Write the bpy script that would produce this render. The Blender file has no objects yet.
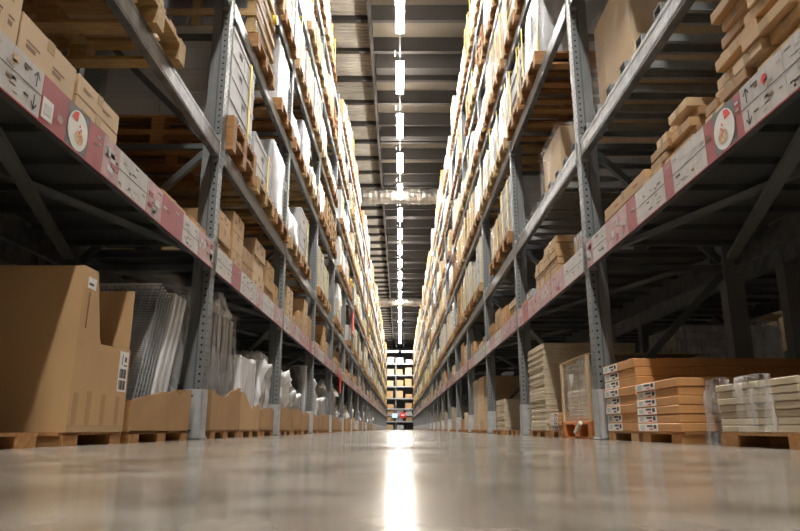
import bpy, bmesh, math, random
from mathutils import Vector, Matrix, noise

# ------------------------------------------------------------------ camera, world, lights, exposure
SC = bpy.context.scene
COL = SC.collection
cam_d = bpy.data.cameras.new('camera'); cam = bpy.data.objects.new('camera', cam_d); COL.objects.link(cam)
cam.location = (0, 0, 0.07)
cam.rotation_euler = (math.radians(90 + 14.33), 0, 0)
cam_d.sensor_width = 36; cam_d.lens = 28.8; cam_d.clip_start = 0.02; cam_d.clip_end = 300
SC.camera = cam
world = bpy.data.worlds.new('world'); SC.world = world; world.use_nodes = True
world.node_tree.nodes['Background'].inputs[0].default_value = (1, 0.95, 0.88, 1)
world.node_tree.nodes['Background'].inputs[1].default_value = 0.02
SC.view_settings.view_transform = 'Standard'; SC.view_settings.look = 'None'
SC.view_settings.gamma = 1; SC.view_settings.use_curve_mapping = False
SC.view_settings.exposure = 1.84
LAMP_STRENGTH = 62.0          # the hanging strip lamps over the aisle
SIDE_LAMP_STRENGTH = 16.0     # the same lamps over the two neighbouring aisles
LAMP_Z = 9.07; CEIL_Z = 10.3

# ------------------------------------------------------------------ layout
AX = 1.354                    # half width of the aisle
POST_W, POST_D = 0.13, 0.10
DEPTH = 1.10                  # rack depth
BACK0 = 2.75                  # front of the rack standing back to back
Y1, BAY = 4.50, 2.8
NB = 22                       # bays 0..22 , post k at Y1 + (k-1)*BAY
def py(k): return Y1 + (k - 1) * BAY
TOPS = [1.36, 2.18, 3.48, 4.60, 5.80, 7.00]
ORD = ['first', 'second', 'third', 'fourth', 'fifth', 'sixth', 'seventh', 'eighth', 'ninth', 'tenth', 'eleventh', 'twelfth',
       'thirteenth', 'fourteenth', 'fifteenth', 'sixteenth', 'seventeenth', 'eighteenth', 'nineteenth', 'twentieth',
       'twenty-first', 'twenty-second', 'twenty-third', 'twenty-fourth', 'twenty-fifth', 'twenty-sixth', 'twenty-seventh', 'twenty-eighth', 'twenty-ninth',
       'thirtieth', 'thirty-first', 'thirty-second', 'thirty-third']
SIDE = {-1: 'left', 1: 'right'}
R = random.Random(11)

# ------------------------------------------------------------------ materials
def mat(name, col, rough=0.6, metal=0.0, noise_amt=0.0, scale=8.0, bump=0.0, bscale=60.0, emit=None, stretch=None, spec=0.5, coat=0.0):
    m = bpy.data.materials.new(name); m.use_nodes = True
    nt = m.node_tree; p = nt.nodes['Principled BSDF']
    p.inputs['Base Color'].default_value = (*col, 1); p.inputs['Roughness'].default_value = rough
    p.inputs['Metallic'].default_value = metal; p.inputs['Specular IOR Level'].default_value = spec
    p.inputs['Coat Weight'].default_value = coat
    if noise_amt > 0 or bump > 0:
        tc = nt.nodes.new('ShaderNodeTexCoord'); mp = nt.nodes.new('ShaderNodeMapping')
        nt.links.new(tc.outputs['Object'], mp.inputs[0])
        if stretch: mp.inputs['Scale'].default_value = stretch
    if noise_amt > 0:
        n = nt.nodes.new('ShaderNodeTexNoise'); n.inputs['Scale'].default_value = scale; n.inputs['Detail'].default_value = 5
        nt.links.new(mp.outputs[0], n.inputs['Vector'])
        r = nt.nodes.new('ShaderNodeMapRange'); r.inputs[1].default_value = 0.3; r.inputs[2].default_value = 0.7
        r.inputs[3].default_value = 1 - noise_amt; r.inputs[4].default_value = 1 + noise_amt
        nt.links.new(n.outputs['Fac'], r.inputs[0])
        mx = nt.nodes.new('ShaderNodeVectorMath'); mx.operation = 'SCALE'; mx.inputs[0].default_value = col
        nt.links.new(r.outputs[0], mx.inputs['Scale']); nt.links.new(mx.outputs[0], p.inputs['Base Color'])
    if bump > 0:
        b = nt.nodes.new('ShaderNodeBump'); b.inputs['Strength'].default_value = bump; b.inputs['Distance'].default_value = 0.02
        n2 = nt.nodes.new('ShaderNodeTexNoise'); n2.inputs['Scale'].default_value = bscale; n2.inputs['Detail'].default_value = 4
        nt.links.new(mp.outputs[0], n2.inputs['Vector']); nt.links.new(n2.outputs['Fac'], b.inputs['Height'])
        nt.links.new(b.outputs[0], p.inputs['Normal'])
    if emit:
        p.inputs['Emission Color'].default_value = (*col, 1); p.inputs['Emission Strength'].default_value = emit
    return m
def film_mat(name, alpha, col=(0.9, 0.92, 0.94), streak=(14, 14, 3), bump=1.0, spread=1.0):
    """clear stretch film: creased, glossy, partly see-through"""
    m = bpy.data.materials.new(name); m.use_nodes = True
    nt = m.node_tree; p = nt.nodes['Principled BSDF']; L = nt.links.new
    p.inputs['Base Color'].default_value = (*col, 1); p.inputs['Roughness'].default_value = 0.16; p.inputs['Specular IOR Level'].default_value = 0.9
    tc = nt.nodes.new('ShaderNodeTexCoord'); mp = nt.nodes.new('ShaderNodeMapping'); mp.inputs['Scale'].default_value = streak
    L(tc.outputs['Object'], mp.inputs[0])
    n = nt.nodes.new('ShaderNodeTexNoise'); n.inputs['Scale'].default_value = 1.3; n.inputs['Detail'].default_value = 4; n.inputs['Distortion'].default_value = 0.3
    L(mp.outputs[0], n.inputs['Vector'])
    b = nt.nodes.new('ShaderNodeBump'); b.inputs['Strength'].default_value = bump; b.inputs['Distance'].default_value = 0.05
    L(n.outputs['Fac'], b.inputs['Height']); L(b.outputs[0], p.inputs['Normal'])
    r = nt.nodes.new('ShaderNodeMapRange'); r.inputs[1].default_value = 0.38; r.inputs[2].default_value = 0.68
    r.inputs[3].default_value = max(0, alpha - 0.15 * spread); r.inputs[4].default_value = min(1, alpha + 0.25 * spread)
    L(n.outputs['Fac'], r.inputs[0]); L(r.outputs[0], p.inputs['Alpha'])
    return m
M = dict(
    steel=mat('rack_steel', (0.105, 0.115, 0.12), 0.42, 0.3, 0.12, 4, 0.05, 30),
    steel_pale=mat('upright_steel', (0.205, 0.218, 0.222), 0.42, 0.3, 0.10, 5, 0.05, 30),
    beam=mat('beam_steel', (0.19, 0.20, 0.205), 0.34, 0.55, 0.35, 11, 0.12, 25, stretch=(1, 1, 1)),
    galv=mat('galvanised_steel', (0.40, 0.415, 0.42), 0.35, 0.6, 0.12, 14),
    guard=mat('column_guard_steel', (0.52, 0.535, 0.54), 0.4, 0.3, 0.12, 14),
    dark=mat('post_hollow_shade', (0.02, 0.02, 0.022), 0.8),  # near-black colour stands in for the shade inside the hollow posts
    bolt=mat('bolt_zinc', (0.6, 0.6, 0.6), 0.3, 0.9),
    pine=mat('pallet_pine', (0.36, 0.175, 0.058), 0.7, 0, 0.30, 9, 0.1, 30, stretch=(1, 6, 6)),
    pine_pale=mat('pallet_pine_pale', (0.46, 0.30, 0.13), 0.7, 0, 0.22, 9, 0.1, 30, stretch=(1, 6, 6)),
    pine_orange=mat('pallet_orange', (0.62, 0.22, 0.06), 0.6, 0, 0.2, 9),
    kraft=mat('kraft_board', (0.52, 0.325, 0.155), 0.62, 0, 0.07, 3.5, 0.03, 90),
    kraft_light=mat('kraft_board_light', (0.60, 0.43, 0.25), 0.62, 0, 0.07, 4, 0.03, 90),
    kraft_dark=mat('kraft_board_dark', (0.40, 0.235, 0.105), 0.65, 0, 0.10, 4, 0.03, 90),
    kraft_orange=mat('kraft_board_orange', (0.56, 0.28, 0.10), 0.6, 0, 0.07, 4, 0.03, 90),
    buff=mat('buff_board', (0.55, 0.47, 0.34), 0.65, 0, 0.10, 5, 0.03, 90),
    edge=mat('board_edge', (0.42, 0.37, 0.28), 0.7, 0, 0.15, 9),
    white=mat('white_carton', (0.53, 0.54, 0.56), 0.55, 0, 0.04, 5),
    greyc=mat('grey_carton', (0.58, 0.58, 0.58), 0.55, 0, 0.05, 5),
    tape=mat('packing_tape', (0.47, 0.33, 0.18), 0.25),
    paper=mat('paper_label', (0.82, 0.81, 0.78), 0.6),
    ink=mat('black_ink', (0.04, 0.035, 0.035), 0.6),
    inkbrown=mat('brown_ink', (0.22, 0.12, 0.06), 0.6),
    blue=mat('blue_tape', (0.05, 0.09, 0.45), 0.4),
    yellow=mat('yellow_strap', (0.85, 0.64, 0.06), 0.4),
    red=mat('red_card', (0.36, 0.045, 0.055), 0.4, 0, 0.12, 9),
    pink=mat('pink_card', (0.50, 0.30, 0.30), 0.45, 0, 0.25, 14),
    redb=mat('bright_red', (0.75, 0.03, 0.02), 0.4),
    card=mat('white_card', (0.54, 0.51, 0.49), 0.4, 0, 0.10, 22),
    plate=mat('photo_of_plate', (0.80, 0.79, 0.74), 0.35, 0, 0.08, 14),
    food=mat('photo_of_food', (0.62, 0.40, 0.2), 0.4, 0, 0.4, 60),
    film=film_mat('clear_film', 0.14, (0.97, 0.98, 1.0)),
    film_soft=film_mat('smooth_film', 0.10, (0.97, 0.98, 1.0), (4, 4, 2), 0.5, 0.5),
    film_thick=film_mat('milky_film', 0.80, (0.97, 0.98, 1.0), (5, 5, 3), 0.5, 0.6),
    film_white=mat('white_film', (0.54, 0.55, 0.57), 0.25, 0, 0.07, 6, 0.6, 14, stretch=(1.5, 1.5, 0.7)),
    wirewhite=mat('white_wire', (0.75, 0.76, 0.76), 0.35, 0.1),
    wiregrey=mat('grey_wire', (0.28, 0.29, 0.30), 0.35, 0.5),
    charcoal=mat('charcoal_board', (0.10, 0.10, 0.105), 0.4),
    silver=mat('silver_panel', (0.40, 0.41, 0.43), 0.3, 0.5),
    lamp=mat('lamp_diffuser', (1.0, 0.965, 0.91), 0.5, emit=LAMP_STRENGTH),
    lampside=mat('side_lamp_diffuser', (1.0, 0.96, 0.9), 0.5, emit=SIDE_LAMP_STRENGTH),
    lamphouse=mat('lamp_housing', (0.10, 0.10, 0.10), 0.4),
    roof=mat('roof_sheet', (0.085, 0.068, 0.05), 0.9, 0, 0.2, 0.6, spec=0.1),
    roof_pale=mat('roof_sheet_pale', (0.30, 0.27, 0.225), 0.5, 0.2, 0.3, 1.2),
    girder=mat('roof_girder', (0.035, 0.03, 0.026), 0.85, 0.0, spec=0.1),
    foil=mat('duct_foil', (0.30, 0.275, 0.24), 0.4, 0.6, 0.3, 3, 1.0, 4),
    wall=mat('wall_sheet', (0.10, 0.097, 0.09), 0.7, 0, 0.1, 1),
    screen=mat('lit_screen', (0.35, 0.65, 1.0), 0.4, emit=0.45),
    plastic=mat('dark_plastic', (0.03, 0.03, 0.035), 0.4),
)
# floor: polished concrete
def floor_mat():
    m = bpy.data.materials.new('polished_concrete'); m.use_nodes = True
    nt = m.node_tree; p = nt.nodes['Principled BSDF']; L = nt.links.new
    tc = nt.nodes.new('ShaderNodeTexCoord')
    def nz(scale, detail, dist=0.0):
        n = nt.nodes.new('ShaderNodeTexNoise'); n.inputs['Scale'].default_value = scale
        n.inputs['Detail'].default_value = detail; n.inputs['Distortion'].default_value = dist
        L(tc.outputs['Object'], n.inputs['Vector']); return n
    a, b, c = nz(1.3, 8, 0.8), nz(6, 8, 0.6), nz(2.2, 6, 0.5)
    cr = nt.nodes.new('ShaderNodeValToRGB'); e = cr.color_ramp.elements
    e[0].position = 0.38; e[0].color = (0.135, 0.112, 0.082, 1); e[1].position = 0.62; e[1].color = (0.36, 0.325, 0.275, 1)
    ad = nt.nodes.new('ShaderNodeMath'); ad.operation = 'MULTIPLY_ADD'; ad.inputs[1].default_value = 0.5
    m2 = nt.nodes.new('ShaderNodeMath'); m2.operation = 'MULTIPLY'; m2.inputs[1].default_value = 0.5
    L(b.outputs['Fac'], m2.inputs[0]); L(a.outputs['Fac'], ad.inputs[0]); L(m2.outputs[0], ad.inputs[2]); L(ad.outputs[0], cr.inputs[0])
    L(cr.outputs[0], p.inputs['Base Color'])
    r = nt.nodes.new('ShaderNodeMapRange'); r.inputs[1].default_value = 0.3; r.inputs[2].default_value = 0.7
    r.inputs[3].default_value = 0.11; r.inputs[4].default_value = 0.21
    L(c.outputs['Fac'], r.inputs[0]); L(r.outputs[0], p.inputs['Roughness'])
    bp = nt.nodes.new('ShaderNodeBump'); bp.inputs['Strength'].default_value = 0.03; bp.inputs['Distance'].default_value = 0.01
    L(b.outputs['Fac'], bp.inputs['Height']); L(bp.outputs[0], p.inputs['Normal'])
    p.inputs['Specular IOR Level'].default_value = 0.36
    return m
M['floor'] = floor_mat()

# ------------------------------------------------------------------ mesh helpers
class MB:
    def __init__(s): s.v = []; s.f = []; s.m = []; s.mats = []
    def mi(s, m):
        if m not in s.mats: s.mats.append(m)
        return s.mats.index(m)
    def add(s, vs, fs, m, X=None):
        o = len(s.v); k = s.mi(m)
        s.v += [tuple(X @ Vector(v)) for v in vs] if X is not None else [tuple(v) for v in vs]
        for f in fs: s.f.append(tuple(i + o for i in f)); s.m.append(k)
        return s
    def box(s, a, b, m, X=None, bev=0.0):
        x0, y0, z0 = a; x1, y1, z1 = b
        if bev <= 0:
            vs = [(x0, y0, z0), (x1, y0, z0), (x1, y1, z0), (x0, y1, z0), (x0, y0, z1), (x1, y0, z1), (x1, y1, z1), (x0, y1, z1)]
            return s.add(vs, [(0, 3, 2, 1), (4, 5, 6, 7), (0, 1, 5, 4), (1, 2, 6, 5), (2, 3, 7, 6), (3, 0, 4, 7)], m, X)
        vs = []; idx = {}
        c = [(x0, x1), (y0, y1), (z0, z1)]
        for i in (0, 1):
            for j in (0, 1):
                for k in (0, 1):
                    for ax in range(3):
                        p = []
                        for t, q in enumerate((i, j, k)):
                            val = c[t][q]
                            if t != ax: val += bev * (1 if q == 0 else -1)
                            p.append(val)
                        idx[(i, j, k, ax)] = len(vs); vs.append(tuple(p))
        fs = []
        g = lambda t, ax: idx[(*t, ax)]
        for ax in range(3):
            o1, o2 = (ax + 1) % 3, (ax + 2) % 3
            for q in (0, 1):
                loop = []
                for a_, b_ in ((0, 0), (1, 0), (1, 1), (0, 1)):
                    t = [0, 0, 0]; t[ax] = q; t[o1] = a_; t[o2] = b_; loop.append(g(t, ax))
                fs.append(tuple(loop if q else loop[::-1]))
        for ax in range(3):       # edges running along ax
            o1, o2 = (ax + 1) % 3, (ax + 2) % 3
            for a_ in (0, 1):
                for b_ in (0, 1):
                    t0 = [0, 0, 0]; t0[o1] = a_; t0[o2] = b_; t1 = list(t0); t1[ax] = 1
                    q = (g(t0, o1), g(t1, o1), g(t1, o2), g(t0, o2))
                    fs.append(q if (a_ ^ b_) else q[::-1])
        for i in (0, 1):
            for j in (0, 1):
                for k in (0, 1):
                    q = tuple(idx[(i, j, k, ax)] for ax in range(3)); fs.append(q if (i + j + k) % 2 else q[::-1])
        return s.add(vs, fs, m, X)
    def tube(s, p0, p1, r, m, n=8):
        p0, p1 = Vector(p0), Vector(p1); d = (p1 - p0).normalized()
        u = d.orthogonal().normalized(); w = d.cross(u)
        vs = []
        for p in (p0, p1):
            for i in range(n):
                a = 2 * math.pi * i / n; vs.append(p + (u * math.cos(a) + w * math.sin(a)) * r)
        fs = [(i, (i + 1) % n, n + (i + 1) % n, n + i) for i in range(n)] + [tuple(range(n))[::-1], tuple(range(n, 2 * n))]
        return s.add(vs, fs, m)
    def bar(s, p0, p1, w, h, m, up=(0, 0, 1)):
        """rectangular bar from p0 to p1"""
        p0, p1 = Vector(p0), Vector(p1); d = (p1 - p0); L = d.length; d.normalize()
        u = Vector(up).cross(d).normalized(); v = d.cross(u)
        X = Matrix((( d.x, u.x, v.x, p0.x), (d.y, u.y, v.y, p0.y), (d.z, u.z, v.z, p0.z), (0, 0, 0, 1)))
        return s.box((0, -w / 2, -h / 2), (L, w / 2, h / 2), m, X)
    def mesh(s, name, smooth=False):
        me = bpy.data.meshes.new(name); me.from_pydata(s.v, [], s.f)
        for m in s.mats: me.materials.append(m)
        me.polygons.foreach_set('material_index', s.m)
        if smooth: me.polygons.foreach_set('use_smooth', [True] * len(me.polygons))
        me.update(); return me
    def build(s, name, parent=None, loc=(0, 0, 0), rz=0, smooth=False):
        return ob(name, s.mesh(name, smooth), parent, loc, rz)
def ob(name, data, parent=None, loc=(0, 0, 0), rz=0):
    o = bpy.data.objects.new(name, data); COL.objects.link(o)
    o.location = loc; o.rotation_euler = (0, 0, rz); o.parent = parent
    return o
LABELS = {}
def tag(o, label, cat, group=None, kind=None):
    n = len(label.split())
    if not 4 <= n <= 16: print('LABEL LENGTH', n, label)
    if label in LABELS: print('LABEL REPEATED', label)
    LABELS[label] = 1
    o['label'] = label; o['category'] = cat
    if group: o['group'] = group
    if kind: o['kind'] = kind
    return o
def empty(name, loc=(0, 0, 0), rz=0): return ob(name, None, None, loc, rz)
def structure(o): o['kind'] = 'structure'; return o
PARK = []
def proto(o, children=()):
    """keep an unlinked template: (root, [parts, [sub-parts]])"""
    return o
def copy_tree(src, loc, rz=0, parts=True):
    r = src.copy(); COL.objects.link(r); r.location = loc; r.rotation_euler = (0, 0, rz)
    if parts:
        for ch in TREE.get(src.name, []):
            c = ch.copy(); COL.objects.link(c); c.parent = r
            for g in TREE.get(ch.name, []):
                d = g.copy(); COL.objects.link(d); d.parent = c
    return r
TREE = {}
class Kind:
    """one kind of thing: first use builds it, later uses copy it with its parts"""
    def __init__(s, make): s.make = make; s.src = None
    def place(s, loc, rz=0, parts=True):
        if s.src is None:
            s.src = s.make(); s.parts = [c for c in s.src.children] if False else [o for o in COL.objects if o.parent == s.src]
            s.sub = {p.name: [o for o in COL.objects if o.parent == p] for p in s.parts}
            s.src.location = loc; s.src.rotation_euler = (0, 0, rz)
            return s.src
        r = s.src.copy(); COL.objects.link(r); r.location = loc; r.rotation_euler = (0, 0, rz)
        for k in ('label', 'category', 'group', 'kind'):
            if k in r.keys(): del r[k]
        if parts:
            for p in s.parts:
                c = p.copy(); COL.objects.link(c); c.parent = r
                for g in s.sub[p.name]:
                    d = g.copy(); COL.objects.link(d); d.parent = c
        return r
KINDS = {}
def kind(key, make):
    if key not in KINDS: KINDS[key] = Kind(make)
    return KINDS[key]

def lumpy(sx, sy, sz, res, amp, freq, seed, taper=0.0, top_amp=None, zin=0.0):
    """film skin: a subdivided box pushed about by noise; base at z=0, centred in x,y. returns verts, faces (no bottom)"""
    nx, ny, nz = max(2, int(sx / res)), max(2, int(sy / res)), max(2, int(sz / res))
    idx = {}; vs = []; fs = []
    def P(i, j, k):
        if (i, j, k) in idx: return idx[(i, j, k)]
        x, y, z = (i / nx - .5) * sx, (j / ny - .5) * sy, k / nz * sz
        sc = 1 - taper * (z / sz) ** 2
        x *= sc; y *= sc
        d = Vector((x, y, z - sz / 2)); d.x /= sx; d.y /= sy; d.z /= sz * 1.2; d.normalize()
        q = Vector((x * freq + seed, y * freq, z * freq * 0.55))
        a = amp if z < sz * 0.85 or top_amp is None else top_amp
        if z < 0.02: a *= 0.15
        h = noise.noise(q) * a + abs(noise.noise(q * 2.7)) * a * 0.7
        edge = 0
        if z < zin: h = -abs(h) * 0.3
        v = Vector((x, y, z)) + d * h
        if z < 0.02 or v.z < 0.003: v.z = max(v.z, 0.003) if z > 0 else 0.003
        idx[(i, j, k)] = len(vs); vs.append(tuple(v)); return idx[(i, j, k)]
    for i in range(nx):
        for k in range(nz):
            fs.append((P(i, 0, k), P(i + 1, 0, k), P(i + 1, 0, k + 1), P(i, 0, k + 1)))
            fs.append((P(i + 1, ny, k), P(i, ny, k), P(i, ny, k + 1), P(i + 1, ny, k + 1)))
    for j in range(ny):
        for k in range(nz):
            fs.append((P(0, j + 1, k), P(0, j, k), P(0, j, k + 1), P(0, j + 1, k + 1)))
            fs.append((P(nx, j, k), P(nx, j + 1, k), P(nx, j + 1, k + 1), P(nx, j, k + 1)))
    for i in range(nx):
        for j in range(ny):
            fs.append((P(i, j, nz), P(i + 1, j, nz), P(i + 1, j + 1, nz), P(i, j + 1, nz)))
    return vs, fs

# ------------------------------------------------------------------ the setting
def plane_obj(name, pts, m):
    b = MB(); b.add(pts, [tuple(range(len(pts)))], m); return structure(b.build(name))
YEND = 84.0; WX = 9.2
fl = MB(); fl.add([(-WX, -24, 0), (WX, -24, 0), (WX, YEND, 0), (-WX, YEND, 0)], [(0, 1, 2, 3)], M['floor']); structure(fl.build('floor'))
for s, n in ((-1, 'wall_left'), (1, 'wall_right')):
    b = MB(); b.box((s * WX - 0.1, -24, 0), (s * WX + 0.1, YEND, CEIL_Z), M['wall']); structure(b.build(n))
b = MB(); b.box((-WX, YEND, 0), (WX, YEND + 0.2, CEIL_Z), M['wall']); structure(b.build('wall_far'))
b = MB(); b.box((-WX, -24.2, 0), (WX, -24.0, CEIL_Z), M['wall']); structure(b.build('wall_behind_camera'))
# ceiling: dark sheet with a paler corrugated strip on the left, cross girders, a long cable tray
b = MB(); b.box((-WX, -24, CEIL_Z), (WX, YEND, CEIL_Z + 0.15), M['roof']); structure(b.build('ceiling'))
b = MB()
y = -2.0; pitch = 0.14
vs = []; fs = []; n = 0
while y < YEND - 0.3:
    for dy, z in ((0, 0.06), (0.05, 0.06), (0.07, 0.0), (0.12, 0.0)):
        vs += [(-3.0, y + dy, CEIL_Z - 0.32 + z), (-0.80, y + dy, CEIL_Z - 0.32 + z)]
    y += pitch
for i in range(len(vs) // 2 - 1): fs.append((2 * i, 2 * i + 1, 2 * i + 3, 2 * i + 2))
b.add(vs, fs, M['roof_pale']); structure(b.build('ceiling_corrugated_strip'))
y = -1.6; i = 0
while y < 80:
    b = MB()
    b.box((-WX + .1, y - 0.06, CEIL_Z - 0.46), (WX - .1, y + 0.06, CEIL_Z - 0.44), M['girder'])
    b.box((-WX + .1, y - 0.01, CEIL_Z - 0.44), (WX - .1, y + 0.01, CEIL_Z), M['girder'])
    structure(b.build('trim_%d' % (i + 1)))
    if i % 3 == 0:     # deeper girder right of the tray
        b = MB(); b.box((-0.66, y + 0.5, CEIL_Z - 0.62), (WX - .1, y + 0.85, CEIL_Z), M['girder']); structure(b.build('trim_%d' % (i + 101)))
    y += 1.35 if i % 2 else 1.45
    i += 1
b = MB(); b.box((-0.78, -3, CEIL_Z - 0.60), (-0.70, 82, CEIL_Z - 0.30), M['girder']); structure(b.build('trim_900'))
def duct(y, name, lab):
    o = empty('foil_duct', (0, y, CEIL_Z - 1.05)); tag(o, lab, 'duct', 'foil ducts under the ceiling')
    b = MB(); n = 14; N = 60; vs = []; fs = []
    for i in range(N + 1):
        x = -3.4 + 6.8 * i / N
        for j in range(n):
            a = 2 * math.pi * j / n; r = 0.36 + 0.07 * noise.noise(Vector((x * 3, a * 1.5, y))) + 0.02 * (i % 2)
            vs.append((x, r * math.cos(a), r * math.sin(a) * 0.8))
    for i in range(N):
        for j in range(n): fs.append((i * n + j, i * n + (j + 1) % n, (i + 1) * n + (j + 1) % n, (i + 1) * n + j))
    b.add(vs, fs, M['foil']); b.build('duct_sleeve', o, smooth=False)
    for x in (-2.2, 0.0, 2.2):
        h = MB(); h.tube((x, 0, 0.3), (x, 0, 1.05), 0.012, M['galv']); h.build('hanger', o)
duct(24.6, 'd', 'crumpled foil duct crossing under the ceiling nearer to the camera')
duct(47.0, 'd', 'crumpled foil duct crossing under the ceiling deep in the aisle')

# ------------------------------------------------------------------ lamps
def make_lamp(m='lamp'):
    o = empty('ceiling_lamp')
    b = MB(); b.box((-0.03, -0.8, 0.03), (0.03, 0.8, 0.11), M['lamphouse']); b.box((-0.02, -1.4, 0.11), (0.02, 1.4, 0.15), M['lamphouse']); b.build('housing', o)
    b = MB(); b.box((-0.095, -0.79, -0.02), (0.095, 0.79, 0.03), M[m], bev=0.01); b.build('diffuser', o)
    for y in (-0.6, 0.6):
        b = MB(); b.tube((0, y, 0.15), (0, y, CEIL_Z - LAMP_Z - 0.02), 0.008, M['galv'], 6); b.build('hanger', o)
    b = MB(); b.bar((-0.12, -1.1, 0.13), (-0.12, -0.85, 0.13), 0.02, 0.02, M['galv']); b.build('conduit', o)
    return o
for i in range(25):
    y = 15.2 + BAY * (i - 5)
    o = kind('lamp', make_lamp).place((0, y, LAMP_Z))
    tag(o, 'glowing strip lamp over the aisle centre, %s counted from the camera' % ORD[i], 'ceiling lamp', 'strip lamps over the aisle')
def make_side_lamp(): return make_lamp('lampside')
for i in range(6):
    o = kind('lamp', make_lamp).place((0, 1.2 - BAY * (i + 1), LAMP_Z))
    o['label'] = 'strip lamp hanging over the aisle behind the camera'; o['category'] = 'ceiling lamp'; o['group'] = 'strip lamps behind the camera'
for s in (-1, 1):
    for i in range(4):
        o = kind('side_lamp', make_side_lamp).place((s * 5.2, 2.5 + 4.2 * i, LAMP_Z))
        tag(o, 'strip lamp over the neighbouring aisle behind the %s rack, %s one back' % (SIDE[s], ORD[i]), 'ceiling lamp', 'strip lamps over the next aisles')

# ------------------------------------------------------------------ racks
HTOP = 7.35
def hollow_post(b, s, x0, detailed, front=True):
    """post with its aisle face at local x = x0 (toward -s), width POST_W going +s; centred on y=0"""
    xa, xb = x0, x0 + s * POST_W; ya, yb = -POST_D / 2, POST_D / 2
    lo, hi = min(xa, xb), max(xa, xb)
    st = M['steel_pale']
    if not detailed:
        b.box((lo, ya, 0.012), (hi, yb, HTOP), st); return
    t = 0.003
    # back, far side, core painted as shade
    b.box((lo + t, yb - t, 0.012), (hi, yb, HTOP), st)
    # outer face (away from the aisle)
    b.box((xb - t if s > 0 else xb, ya, 0.012), (xb if s > 0 else xb + t, yb, HTOP), st)
    # near-black core behind the holes, painted shade of the hollow post
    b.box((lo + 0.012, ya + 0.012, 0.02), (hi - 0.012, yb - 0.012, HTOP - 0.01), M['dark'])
    # camera-side face: holed strip next to the aisle, groove, plain strip
    def holed(origin, u, w, cellw, r):
        """column of 50 mm cells, each with an 8-sided hole; u = across, up = z, at origin"""
        vs = []; fs = []
        n = int((HTOP - 0.012) / 0.05)
        for i in range(n):
            z0 = 0.012 + i * 0.05; base = len(vs)
            cx, cz = cellw / 2, z0 + 0.025
            outer = [(0, z0), (cx, z0), (cellw, z0), (cellw, cz), (cellw, z0 + 0.05), (cx, z0 + 0.05), (0, z0 + 0.05), (0, cz)]
            for (a, z) in outer: vs.append(Vector(origin) + Vector(u) * a + Vector((0, 0, z)))
            for j in range(8):
                an = math.pi * (j / 4 - 0.75)
                vs.append(Vector(origin) + Vector(u) * (cx + r * math.cos(an)) + Vector((0, 0, cz + r * math.sin(an))))
            for j in range(8): fs.append((base + j, base + (j + 1) % 8, base + 8 + (j + 1) % 8, base + 8 + j))
        b.add(vs, fs, st)
    u = Vector((s, 0, 0))
    holed((xa, ya, 0), (s, 0, 0), 0, 0.052, 0.0085)
    gx = sorted((xa + s * 0.052, xa + s * 0.062)); b.box((gx[0], ya + 0.006, 0.012), (gx[1], ya + 0.009, HTOP), M['steel'])
    gx = sorted((xa + s * 0.062, xb)); b.box((gx[0], ya, 0.012), (gx[1], ya + t, HTOP), st)
    gx = sorted((xa + s * 0.088, xa + s * 0.093)); b.box((gx[0], ya - 0.002, 0.012), (gx[1], ya, HTOP), st)
    holed((xa, ya, 0), (0, 1, 0), 0, POST_D / 2, 0.008)
    holed((xa, ya + POST_D / 2, 0), (0, 1, 0), 0, POST_D / 2, 0.008)
def make_upright(s, detailed):
    def f():
        o = empty('rack_upright')
        for x0, det in ((0.0, detailed), (s * (DEPTH - POST_W), False)):
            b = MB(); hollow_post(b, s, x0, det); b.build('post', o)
        xi, xo = s * POST_W, s * (DEPTH - POST_W)
        z = 0.25; k = 0
        while z + 0.95 < HTOP:
            b = MB(); b.bar((xi, 0, z), (xo, 0, z), 0.04, 0.04, M['steel']); b.build('brace', o)
            p = (xi, 0, z + 0.05), (xo, 0, z + 0.90)
            if k % 2: p = (xo, 0, z + 0.05), (xi, 0, z + 0.90)
            b = MB(); b.bar(*p, 0.045, 0.045, M['steel']); b.build('brace', o)
            z += 0.95; k += 1
        for x0 in (0, s * (DEPTH - POST_W)):
            b = MB(); c = x0 + s * POST_W / 2
            b.box((c - 0.085, -0.09, 0), (c + 0.085, 0.09, 0.012), M['steel'], bev=0.003)
            for dx, dy in ((-.07, -.075), (.07, -.075), (-.07, .075), (.07, .075)): b.tube((c + dx, dy, 0.01), (c + dx, dy, 0.028), 0.008, M['bolt'], 6)
            b.build('foot_plate', o)
        # galvanised column guard round the aisle post
        b = MB(); lo, hi = sorted((-s * 0.008, s * (POST_W - 0.02)))
        ya = -POST_D / 2 - 0.012
        b.box((lo, ya, 0.012), (hi, ya + 0.006, 0.335), M['guard'])
        a = sorted((-s * 0.014, -s * 0.004)); b.box((a[0], ya, 0.012), (a[1], POST_D / 2, 0.335), M['guard'])
        c = s * 0.06
        for zz in (0.06, 0.29): b.tube((c, ya - 0.006, zz), (c, ya, zz), 0.007, M['ink'], 6)
        b.build('column_guard', o)
        return o
    return f
def make_upright_far(s):
    def f():
        b = MB()
        for x0 in (0.0, s * (DEPTH - POST_W)): hollow_post(b, s, x0, False)
        xi, xo = s * POST_W, s * (DEPTH - POST_W); z = 0.25; k = 0
        while z + 0.95 < HTOP:
            b.bar((xi, 0, z), (xo, 0, z), 0.04, 0.04, M['steel'])
            p = ((xi, 0, z + 0.05), (xo, 0, z + 0.90)) if k % 2 == 0 else ((xo, 0, z + 0.05), (xi, 0, z + 0.90))
            b.bar(*p, 0.045, 0.045, M['steel']); z += 0.95; k += 1
        lo, hi = sorted((-s * 0.008, s * (POST_W - 0.02)))
        b.box((lo, -POST_D / 2 - 0.012, 0.012), (hi, -POST_D / 2, 0.335), M['galv'])
        return b.build('rack_upright')
    return f
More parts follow.
